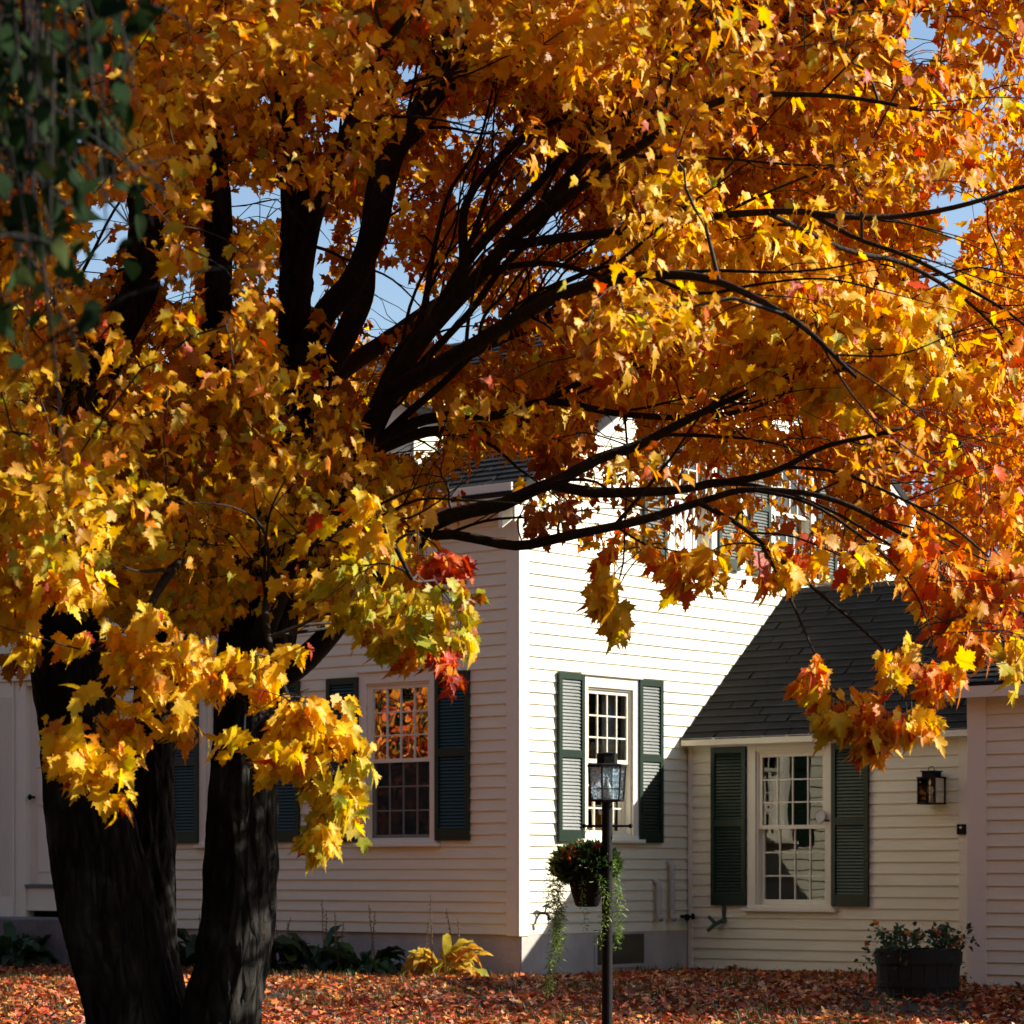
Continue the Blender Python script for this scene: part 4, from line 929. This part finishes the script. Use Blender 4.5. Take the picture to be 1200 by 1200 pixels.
for nm in ('R', 'R2', 'R2b', 'R3', 'R3b', 'R3c', 'R3d', 'R3e', 'R3f', 'R3g', 'R3h', 'L', 'M', 'R4', 'R4b', 'R4c', 'R4d', 'R5', 'R6', 'R6b', 'R8', 'R9', 'R9b'):
    for q in catmull([(a, b, d, r) for a, b, d, r in LIMBS[nm]], 3.):
        if q[1] > 480 and nm in ('R', 'L', 'M'): continue
        rr_ = q[3] + 2.5
        for jj in range(int((q[1] - rr_) / 4), int((q[1] + rr_) / 4) + 1):
            for ii in range(int((q[0] - rr_) / 4), int((q[0] + rr_) / 4) + 1):
                if 0 <= jj < 300 and 0 <= ii < 300: LIMBZ[jj, ii] = max(LIMBZ[jj, ii], q[2])
def keep_prob(P, front_only=True):
    px, py = proj(P); d = P[:, 1]
    inframe = (px > -60) & (px < 1260) & (py > -60) & (py < 1260)
    low = np.interp(px, LOWX, LOWY)
    p = np.ones(len(P))
    below = np.where(inframe, py > low - 6, (P[:, 2] < 2.3 + .25 * np.sin(P[:, 0] * 2)) )
    p[below] = 0
    for a, b, rx, ry in GAPS:
        q = ((px - a) / (rx * 1.3)) ** 2 + ((py - b) / (ry * 1.3)) ** 2
        p = np.where(q < 1, p * .015, p)
    for a, b, rx, ry in STEMS:
        q = ((px - a) / rx) ** 2 + ((py - b) / ry) ** 2
        p = np.where((q < 1) & (d < 12.9), p * .12, p)
    for a, b, rx, ry in OPEN:
        q = ((px - a) / rx) ** 2 + ((py - b) / ry) ** 2
        p = np.where((q < 1) & (d < 12.7), p * .10, np.where((q < 1), p * .55, p))
    # the crown thins over the gable
    thin = smooth01(470, 560, py) * smooth01(430, 520, px) * (1 - smooth01(950, 1015, px))
    p *= 1 - .90 * thin
    hol = np.array([noise.noise(Vector((a * 2.7, c * 2.7, 17.))) for a, c in zip(P[:, 0], P[:, 2])])
    p *= np.where(hol < -.30, .10, 1)
    ul = ((px - 290) / 230) ** 2 + ((py - 290) / 150) ** 2
    p *= np.where(ul < 1, .62, 1)
    gi, gj = np.clip((px / 4).astype(int), 0, 299), np.clip((py / 4).astype(int), 0, 299)
    p *= np.where(inframe & (d < LIMBZ[gj, gi] + .05), .22, 1)
    # limbs of the low right branches stay visible
    return p
def hue(P, n):
    """autumn leaf colour by place in the crown: greener/yellow low left, gold centre, orange and red to the right, redder and browner inside"""
    px, py = proj(P)
    yel = np.array((.84, .50, .010)); gold = np.array((.78, .40, .008)); org = np.array((.74, .235, .007)); red = np.array((.50, .045, .012)); grn = np.array((.44, .40, .035)); brn = np.array((.34, .12, .02))
    w = np.zeros((n, 6))
    right = smooth01(700, 1150, px); left = 1 - smooth01(350, 700, px); low = smooth01(350, 650, py)
    inner = np.exp(-(((P[:, 0] + .2) / 2.2) ** 2 + ((P[:, 1] - 13.5) / 2.0) ** 2 + ((P[:, 2] - 3.8) / 1.6) ** 2))
    patch = np.array([noise.noise(Vector((a * .9, b * .9, c * .9))) for a, b, c in P])
    w[:, 0] = 1.1 + .8 * left * low + .5 * patch
    w[:, 1] = 1.2 + .2 * left
    w[:, 2] = .45 + .6 * right * (1 - .5 * (1 - smooth01(150, 500, py))) + .9 * inner + .6 * np.maximum(-patch, 0) + .5 * left * (1 - low) + .8 * smooth01(930, 1200, px) + .5 * smooth01(12.6, 14.5, P[:, 1])
    w[:, 3] = .10 + .75 * inner + .25 * smooth01(12.8, 14.5, P[:, 1]) + .15 * smooth01(950, 1200, px) + .25 * right + .5 * np.maximum(-patch - .15, 0)
    w[:, 4] = .12 + .25 * left + .75 * left * low + .15 * np.maximum(patch, 0)
    w[:, 5] = .16 + .45 * inner
    w = np.maximum(w, .01); w /= w.sum(1, keepdims=True); cw = w.cumsum(1)
    k = (RNG.random(n)[:, None] > cw).sum(1).clip(0, 5)
    pal = np.stack([yel, gold, org, red, grn, brn])
    k2 = (RNG.random(n)[:, None] > cw).sum(1).clip(0, 5); t = RNG.uniform(0, .5, (n, 1))
    return (pal[k] * (1 - t) + pal[k2] * t) * RNG.uniform(.75, 1.15, (n, 1))
# ---- clusters
CC = np.array([-1.15, 12.5, 4.1]); CR = np.array([4.35, 4.2, 3.5])
cent = []
tries = 0
while len(cent) < 900 and tries < 60000:
    tries += 1
    u = RNG.normal(0, 1, 3); u /= np.linalg.norm(u); r = RNG.uniform(.05, 1) ** (1 / 2.6)
    c = CC + u * r * CR
    if c[2] < 2.0: continue
    px, py = proj(c)
    inf = -80 < px < 1280 and -80 < py
    if not inf and RNG.random() < .45: continue
    if inf and py > np.interp(px, LOWX, LOWY) + 15: continue
    if px > 1290: continue
    if py < -60 and px > 900 and RNG.random() < .25: continue
    m = .30 if inf else .42
    if any(abs(c[0] - q[0]) < m and abs(c[1] - q[1]) < m and abs(c[2] - q[2]) < m * .7 for q in cent): continue
    cent.append(c)
# extra clusters added above the picture to shade the heart of the crown
for _ in range(300):
    c = np.array([RNG.uniform(.2, 3.0), RNG.uniform(9.2, 15.2), RNG.uniform(4.9, 7.4)])
    if np.sum(((c - CC) / (CR * 1.05)) ** 2) < 1.05 and proj(c)[1] < -40: cent.append(c)
cent = np.array(cent)
# hanging and sunlit outer sprays: px, py, depth, rx, ry, leaves, palette bias
HANG = [(55, 600, 9.6, 66, 50, 130, 'y'), (45, 665, 9.5, 62, 50, 120, 'y'), (18, 715, 9.5, 34, 32, 36, 'y'), (20, 770, 11.2, 22, 26, 10, 'b'),
        (112, 868, 9.3, 44, 40, 62, 'y'), (108, 905, 9.25, 38, 24, 34, 'y'),
        (150, 755, 9.5, 60, 38, 84, 'y'), (200, 790, 9.45, 48, 40, 60, 'y'), (200, 840, 9.4, 26, 32, 34, 'y'),
        (300, 785, 9.5, 58, 34, 76, 'y'), (330, 838, 9.4, 76, 40, 110, 'y'), (345, 885, 9.35, 50, 34, 60, 'y'), (390, 900, 9.35, 40, 38, 52, 'g'), (392, 950, 9.3, 40, 34, 46, 'g'), (380, 985, 9.3, 26, 16, 20, 'y'),
        (445, 630, 9.5, 62, 40, 96, 'y'), (490, 640, 9.45, 26, 26, 34, 'y'), (420, 690, 9.7, 70, 40, 80, 'g'), (500, 715, 9.9, 60, 32, 66, 'g'), (540, 730, 9.9, 24, 24, 20, 'g'), (470, 740, 9.9, 60, 28, 46, 'g'),
        (648, 528, 11.3, 40, 24, 44, 'b'), (1035, 610, 10.6, 46, 30, 60, 'o'), (1070, 650, 10.5, 40, 30, 50, 'o'), (520, 668, 10.2, 26, 22, 34, 'r'), (520, 772, 10.2, 26, 34, 34, 'r'), (490, 765, 10.1, 30, 22, 24, 'o'),
        (720, 668, 10.6, 24, 20, 24, 'o'), (712, 696, 10.5, 26, 26, 56, 'y'), (714, 724, 10.5, 18, 16, 30, 'y'),
        (655, 622, 10.9, 40, 22, 26, 'b'), (780, 655, 10.6, 30, 24, 34, 'o'), (835, 660, 10.5, 36, 26, 44, 'y'), (900, 665, 10.4, 30, 22, 34, 'y'), (1000, 660, 10.2, 30, 24, 40, 'y'), (950, 640, 10.4, 40, 26, 40, 'o'), (870, 615, 10.6, 40, 26, 40, 'o'),
        (950, 796, 9.9, 22, 18, 26, 'o'), (975, 826, 9.85, 30, 26, 42, 'y'), (1000, 850, 9.85, 28, 22, 34, 'o'), (1022, 868, 9.8, 22, 16, 24, 'o'), (1040, 776, 9.9, 26, 18, 26, 'y'), (1085, 796, 9.85, 34, 22, 38, 'o'), (1068, 838, 9.8, 24, 24, 26, 'y'), (1035, 845, 9.8, 22, 20, 22, 'o'),
        (1110, 690, 10.1, 48, 56, 130, 'o'), (1150, 735, 10.0, 48, 36, 80, 'o'), (1110, 735, 10.0, 30, 28, 44, 'o'), (1190, 765, 9.9, 26, 32, 50, 'y'), (1175, 690, 10.1, 44, 44, 80, 'o'),
        (880, 320, 10.7, 120, 70, 260, 'y'), (960, 400, 10.6, 120, 70, 280, 'y'), (1060, 450, 10.6, 110, 70, 240, 'y'), (800, 280, 10.8, 90, 60, 170, 'y'), (1150, 560, 10.6, 70, 60, 120, 'o'), (660, 40, 10.2, 90, 40, 120, 'y'), (1100, 420, 10.7, 110, 80, 180, 'y'), (760, 380, 10.9, 100, 50, 130, 'o')]
sdir = np.array(SUN)
# leaves per cluster in small drooping sprays along twigs
SP, SC, NL = [], [], []    # spray centre, cluster id, leaf count
allc = list(cent)
for ci, c in enumerate(cent):
    px, py = proj(c); inf = -80 < px < 1280 and -80 < py
    ns = 22 if inf else 12
    q = RNG.normal(0, 1, (ns, 3)); q = unit(q) * RNG.uniform(.15, 1, (ns, 1)) ** .6 * np.array([.48, .48, .26]) * RNG.uniform(.8, 1.25)
    pr = c + q; pr[:, 2] -= .12 * (q[:, 0] ** 2 + q[:, 1] ** 2) / .2
    SP.append(pr); SC += [ci] * ns; NL += [20 if inf else 11] * ns
SP = np.vstack(SP); SC = np.array(SC); NL = np.array(NL)
kp = RNG.random(len(SP)) < keep_prob(SP)
# sun shafts: the outer sprays that catch the sun have an open way to it
for h in HANG:
    c = np.array(pt(h[0], h[1], h[2])); v = SP - c; t = v @ sdir
    dist = np.linalg.norm(v - t[:, None] * sdir, axis=1)
    rad = max(h[3], h[4]) * h[2] / F * .95 + .12
    if h[6] in 'yog': kp &= ~((t > .1) & (t < 9) & (dist < rad))
for (a, b, d, rad) in ((305, 885, 12.3, .08), (298, 1090, 12.3, .15), (282, 1175, 12.3, .16), (395, 1178, 17.6, .42), (330, 1185, 17.2, .3), (455, 1165, 18.2, .3), (60, 1158, 18.2, .45), (520, 1120, 22.0, .3)):
    c = np.array(pt(a, b, d)); v = SP - c; t = v @ sdir
    kp &= ~((np.linalg.norm(v - t[:, None] * sdir, axis=1) < rad) & (t > .1))
SP, SC, NL = SP[kp], SC[kp], NL[kp]
# leaf placement
LPn, LT, LN, LS, LC = [], [], [], [], []
def spray(c, n, spread, P0, col=None, size=(.088, .125)):
    g = RNG.normal(0, 1, (n, 3)) * spread
    P = c + g
    return P
idx = np.repeat(np.arange(len(SP)), NL); n = len(idx)
P = SP[idx] + RNG.normal(0, 1, (n, 3)) * np.array([.085, .085, .05])
out = P - CC; out[:, 2] *= .3; out = unit(out)
rnd = RNG.normal(0, 1, (n, 3))
T = unit(out * .5 + rnd * .62 + np.array([0, 0, -.62]))
Nn = unit(out * .55 + sdir * .75 + RNG.normal(0, 1, (n, 3)) * .42 + np.array([0, -.2, .25]))
ok = RNG.random(n) < np.where(keep_prob(P) < .03, .03, 1)
px, py = proj(P); inf = (px > -60) & (px < 1260) & (py > -60)
ok &= ~(inf & (py > np.interp(px, LOWX, LOWY) + 14))
P, T, Nn = P[ok], T[ok], Nn[ok]; n = len(P)
size = np.clip(.049 * np.exp(RNG.normal(0, .25, n)), .030, .088)
px, py = proj(P); size[(py < -30) | (px < -60)] *= 1.4  # leaves out of view enlarged for denser shade
C = hue(P, n)
# hanging sprays
hp_, hT, hN, hS, hC, hub = [], [], [], [], [], []
BI = {'y': ([(.84, .52, .012), (.80, .43, .010), (.74, .26, .010), (.60, .48, .03), (.5, .06, .02)], [.54, .26, .07, .11, .02]),
      'o': ([(.78, .38, .018), (.74, .23, .014), (.62, .10, .014), (.80, .48, .02), (.45, .05, .012)], [.3, .36, .14, .14, .06]),
      'g': ([(.66, .48, .03), (.46, .44, .045), (.34, .36, .045), (.76, .42, .02), (.4, .12, .02)], [.52, .22, .06, .16, .04]),
      'r': ([(.52, .05, .015), (.66, .12, .014), (.74, .26, .016), (.34, .03, .015)], [.4, .25, .15, .2]),
      'b': ([(.36, .09, .02), (.5, .16, .02), (.62, .28, .02)], [.5, .3, .2])}
for (a, b, d, rx, ry, k, bi) in HANG:
    k = int(k * 2.25 * (.68 if (b > 520 and a > 600 and not (a > 920 and b > 750)) else 1)); sc = d / F
    m_ = max(3, int(k / 11)); sub = RNG.normal(0, .50, (m_, 3)); wt = RNG.uniform(.3, 1, m_); wt /= wt.sum()
    g = sub[RNG.choice(m_, k, p=wt)] + RNG.normal(0, 1, (k, 3)) * np.array([.20, .30, .25]) * (52 / (52 + max(0, rx - 45)))
    off = np.stack([g[:, 0] * rx * sc, g[:, 1] * max(.12, min(rx, 60) * sc * 1.1), g[:, 2] * ry * sc], 1)
    c = np.array(pt(a, b, d)); hp_.append(c + off); hub.append(c)
    o_ = off.copy(); o_[:, 2] *= .3
    hT.append(unit(unit(o_ + 1e-4) * .45 + RNG.normal(0, 1, (k, 3)) * .42 + np.array([0, 0, -.95])))
    hN.append(unit(RNG.normal(0, 1, (k, 3)) * .45 + np.array([.7, -.55, .4])))
    hS.append(np.clip(.062 * np.exp(RNG.normal(0, .25, k)), .036, .095)); pal, w = BI[bi]
    hC.append(np.array(pal)[RNG.choice(len(pal), k, p=w)] * RNG.uniform(.8, 1.15, (k, 1)))
HID = np.repeat(np.arange(len(hp_)), [len(q) for q in hp_]); HP = np.vstack(hp_); hk = np.ones(len(HP), bool)
for i, h in enumerate(HANG[:46]):
    if h[6] == 'b': continue
    c = np.array(pt(h[0], h[1], h[2])); v = HP - c; t = v @ sdir
    dist = np.linalg.norm(v - t[:, None] * sdir, axis=1)
    hk &= ~((HID != i) & (t > .42) & (dist < max(h[3], h[4]) * h[2] / F * .7 + .05) & (RNG.random(len(HP)) < .75))
hp_, hT, hN, hS, hC = [HP[hk]], [np.vstack(hT)[hk]], [np.vstack(hN)[hk]], [np.concatenate(hS)[hk]], [np.vstack(hC)[hk]]
P = np.vstack([P] + hp_); T = np.vstack([T] + hT); Nn = np.vstack([Nn] + hN); size = np.concatenate([size] + hS); C = np.vstack([C] + hC)

px, py = proj(P); fine = (P[:, 1] < 11.6) & (px > -40) & (px < 1240) & (py > -40)
print('leaves', len(P), 'fine', fine.sum(), 'sprays', len(SP), flush=True)
leaf_mesh('crown', P - B3v, T, Nn, size, C, M_leaf, maple, 'maple', fold=.42, droop=.42, fine=fine)
# ---- secondary branches and twigs
tw = MB()
def attach(c):
    v = c - LP; dd = np.linalg.norm(v, axis=1) + np.maximum(0, -v[:, 2]) * 1.2 + np.where(LR > .004, 0, .3)
    i = int(np.argmin(dd)); return LP[i], LR[i]
def bend(a, c, sag, k=5):
    a = np.array(a); c = np.array(c); L0 = np.linalg.norm(c - a)
    out = []
    ph = RNG.uniform(0, 40)
    for t in np.linspace(0, 1, k):
        p = a + (c - a) * t; p[2] += math.sin(t * math.pi) * sag * L0
        j = .05 * L0 * math.sin(t * math.pi)
        p = p + j * np.array([noise.noise(Vector((ph, t * 3, i))) for i in range(3)]) * 2
        out.append(p)
    return out
order = np.unique(SC)
order = sorted(order, key=lambda ci: np.min(np.linalg.norm(cent[ci] - LP, axis=1)))
for ci in order:
    ids = np.where(SC == ci)[0]
    if len(ids) < 5: continue
    c = SP[ids].mean(0); a, r = attach(c)
    L0 = np.linalg.norm(c - a)
    if L0 > 2.6: continue
    r0 = min(r * .75, .005 + .007 * L0)
    Q = bend(a, c, .12, 7)
    tw.tube([q - B3v for q in Q], np.linspace(r0, .0035, 7), 5, cap=False)
    LP = np.vstack([LP, np.array(Q)[2:]]); LR = np.concatenate([LR, np.linspace(r0, .0045, 7)[2:]])
    nodes = [np.array(q) for q in Q[3:]]
    rest = sorted(ids, key=lambda k: np.linalg.norm(SP[k] - c))
    for k in rest:
        s = SP[k]; nd = np.array(nodes); qa = nodes[int(np.argmin(np.linalg.norm(nd - s, axis=1)))]
        Q2 = bend(qa, s, .10, 4); tw.tube([q - B3v for q in Q2], np.linspace(.0030, .0014, 4), 4, cap=False)
        nodes += [Q2[2], Q2[3]]
for c, (a_, b_, d, rx, ry, k, bi) in zip(hub, HANG):
    top = c + np.array([0, 0, ry * d / F * .6]); a, r = attach(top)
    Q = bend(a, top, .10, 6) + [c - np.array([0, 0, ry * d / F * .4])]
    tw.tube([q - B3v for q in Q], np.linspace(min(.008, r * .8), .002, len(Q)), 5, cap=False)
    for k2 in range(max(3, k // 9)):
        e_ = c + RNG.uniform(-.8, .8, 3) * np.array([rx * d / F, .15, ry * d / F]); q = Q[RNG.integers(3, len(Q))]
        tw.tube([p - B3v for p in bend(q, e_, .05, 4)], np.linspace(.0024, .0012, 4), 4, cap=False)
tw.build('twigs', M_twig, maple, smooth=True)
# ================================================================== OTHER TREES
def simple_tree(base, label, trunk, cc, cr, nclus, per, leaf_sz, pal, w, kind, m, name, lean=(0, 0), extra=None, flt=None):
    base = Vector(base); base.z = ground_z(base.x, base.y); b = np.array(base)
    t = empty(name, base, label, 'tree')
    mb = MB(); top = Vector(cc) - base
    Q = catmull([(0, 0, -.3), (top.x * .1, top.y * .1, top.z * .3), (top.x * .6, top.y * .6, top.z * .75), (top.x, top.y, top.z * 1.15)], .12)
    limb = [(tuple(q), trunk * (1 - .75 * i / len(Q))) for i, q in enumerate(Q)]
    mb.tube([q for q, _ in limb], [r for _, r in limb], 14)
    cs = []
    for k in range(nclus):
        u = unit(RNG.normal(0, 1, 3)); cs.append(np.array(cc) + u * np.array(cr) * RNG.uniform(.25, 1) ** (1 / 2.2))
    cs += [np.array(e) for e in (extra or [])]
    P = []
    for ci, c in enumerate(cs):
        j = int(np.clip(len(Q) * RNG.uniform(.45, .98), 0, len(Q) - 1)); a = np.array(Q[j]) + b
        q = bend(a, c, .15, 6); mb.tube([p - b for p in q], np.linspace(max(.006, trunk * .1), .003, 6), 6, cap=False)
        k = per if ci < nclus else int(per * .8)
        sp = np.array(cr).mean() * .2 if ci < nclus else .16
        P.append(c + RNG.normal(0, 1, (k, 3)) * np.array([sp, sp, sp * .7]))
        for _ in range(5):
            mb.tube([p - b for p in bend(q[RNG.integers(3, 6)], c + RNG.normal(0, sp * .9, 3), .08, 4)], np.linspace(.0035, .0015, 4), 4, cap=False)
    P = np.vstack(P)
    if flt is not None: P = P[flt(P)]
    n = len(P); out = unit(P - np.array(cc))
    T = unit(out * .4 + RNG.normal(0, .6, (n, 3)) + [0, 0, -.6]); Nn = unit(out * .6 + RNG.normal(0, .5, (n, 3)) + [0, 0, .6])
    c = np.array(pal)[RNG.choice(len(pal), n, p=w)] * RNG.uniform(.7, 1.2, (n, 1))
    mb.build('trunk', M_bark, t, smooth=True)
    leaf_mesh('crown', P - b, T, Nn, RNG.uniform(*leaf_sz, n), c, m, t, kind)
    return t
redp = [(.70, .18, .014), (.62, .09, .014), (.48, .045, .012), (.75, .32, .02)]
simple_tree((6.3, 33.5, 0), 'orange red maple rising behind the right end of the roof', .16, (6.4, 33.5, 5.6), (2.6, 2.4, 2.6), 130, 60, (.09, .14), redp, [.4, .3, .18, .12], 'maple', M_leaf, 'red_maple_tree')
simple_tree((-12.5, 19.5, 0), 'orange maple standing off to the left and mirrored in the front windows', .2, (-12.5, 19.5, 4.6), (3.6, 5.2, 4.2), 210, 95, (.09, .15), [tuple(.6 * q for q in c_) for c_ in redp], [.42, .22, .12, .24], 'fallen', M_leaf, 'orange_maple_tree')
simple_tree((13.2, 20.6, 0), 'unseen yellow maple added off to the right to shade the lawn', .2, (13.2, 20.6, 5.6), (2.6, 1.7, 2.6), 110, 60, (.10, .16), [(.7, .4, .02), (.65, .25, .02)], [.6, .4], 'fallen', M_leaf, 'added_shade_maple')  # tree added outside the view to darken the right of the lawn
dk = [(.03, .05, .018), (.02, .035, .012), (.09, .05, .015)]
simple_tree((-21, 17.5, 0), 'dark dense tree added unseen beyond the orange maple to darken the window reflections', .25, (-21, 17.5, 4.2), (3.5, 9.0, 4.6), 260, 60, (.2, .34), dk, [.5, .3, .2], 'heart', M_gleaf, 'added_backing_tree')  # added backing that closes bright sky gaps in the window reflections
lin = [(.014, .030, .010), (.018, .036, .011), (.010, .020, .007), (.034, .046, .012)]
ext = []
for k in range(34):
    yy = 430 * random.random() ** 1.5; lim = 170 - yy * .28 + 25 * math.sin(yy / 40)
    ext.append(tuple(pt(random.uniform(-60, lim * random.random() ** .5 if random.random() < .6 else 80), yy - 20, random.uniform(4.4, 5.3))))
def lin_keep(P):
    px, py = proj(P); edge = np.interp(py, [-400, 0, 60, 150, 260, 330, 420, 480], [215, 195, 165, 145, 175, 165, 60, 10])
    gap = ((px - 128) / 20) ** 2 + ((py - 275) / 40) ** 2 < 1
    return (((px < edge) & ~gap & (RNG.random(len(P)) < np.interp(py, [-50, 100, 250, 430], [1, .8, .42, .2]))) | (py < -30)) & (P[:, 1] > 3.3) & ((py < 430) | (px < -40))
simple_tree((-2.2, 4.8, 0), 'shaded dark green heart leaved tree reaching in at the upper left', .12, (-.9, 4.8, 4.5), (2.3, 1.2, 1.7), 120, 40, (.032, .054), lin, [.4, .25, .25, .1], 'heart', M_gleaf, 'linden_tree', extra=ext, flt=lin_keep)  # crown widened out of view overhead to shade its hanging leaves
# leaf ring added out of view to block sky light from walls and windows
n = 19000; th = RNG.uniform(math.radians(138), math.radians(318), n); rad = 25 + RNG.normal(0, 1.8, n); h_ = 13 + 2.5 * np.sin(th * 9) + 1.2 * np.sin(th * 23)
P = np.stack([rad * np.cos(th), 11 + rad * np.sin(th), -.7 + h_ * RNG.random(n)], 1)
pal = np.array([(.05, .06, .02), (.22, .09, .02), (.32, .14, .02), (.07, .05, .02), (.18, .12, .03)])
tag(leaf_mesh('added_woods', P, RNG.normal(0, 1, (n, 3)), RNG.normal(0, 1, (n, 3)), RNG.uniform(.55, .95, n), pal[RNG.choice(5, n, p=[.3, .22, .16, .2, .12])], M_gleaf, None, 'heart'), 'unseen autumn trees added behind the viewer and on the left to block sky light', 'added_woods', kind='stuff')
# ================================================================== LIGHT, CAMERA
w = bpy.data.worlds.new('World'); S.world = w; w.use_nodes = True
nt = w.node_tree; sky = nt.nodes.new('ShaderNodeTexSky'); sky.sky_type = 'NISHITA'; sky.sun_disc = False
sky.sun_elevation = ELEV; sky.sun_rotation = AZ; sky.air_density = 1.0; sky.dust_density = .6
nt.links.new(sky.outputs[0], nt.nodes['Background'].inputs[0]); nt.nodes['Background'].inputs[1].default_value = .08
sl = bpy.data.lights.new('sun', 'SUN'); sl.energy = 5.0; sl.angle = math.radians(.53); sl.color = (1, .93, .82)
so = bpy.data.objects.new('sun', sl); COL.objects.link(so); so.rotation_euler = (-SUN).to_track_quat('-Z', 'Y').to_euler(); so.location = (20, 20, 20)
cam = bpy.data.cameras.new('camera'); co = bpy.data.objects.new('camera', cam); COL.objects.link(co)
co.location = (0, 0, EYE); co.rotation_euler = (math.radians(90), 0, 0)
cam.sensor_width = 36; cam.lens = 36 * F / 1200; cam.shift_y = (HZ - 600) / 1200; cam.clip_end = 3000; cam.clip_start = .05
cam.dof.use_dof = True; cam.dof.focus_distance = 13.5; cam.dof.aperture_fstop = 7.
S.camera = co
S.view_settings.view_transform = 'Standard'; S.view_settings.look = 'None'; S.view_settings.exposure = 1.12; S.view_settings.gamma = 1
S.cycles.max_bounces = 7; S.cycles.diffuse_bounces = 4; S.cycles.glossy_bounces = 3; S.cycles.transmission_bounces = 4; S.cycles.transparent_max_bounces = 12
S.cycles.sample_clamp_indirect = 8
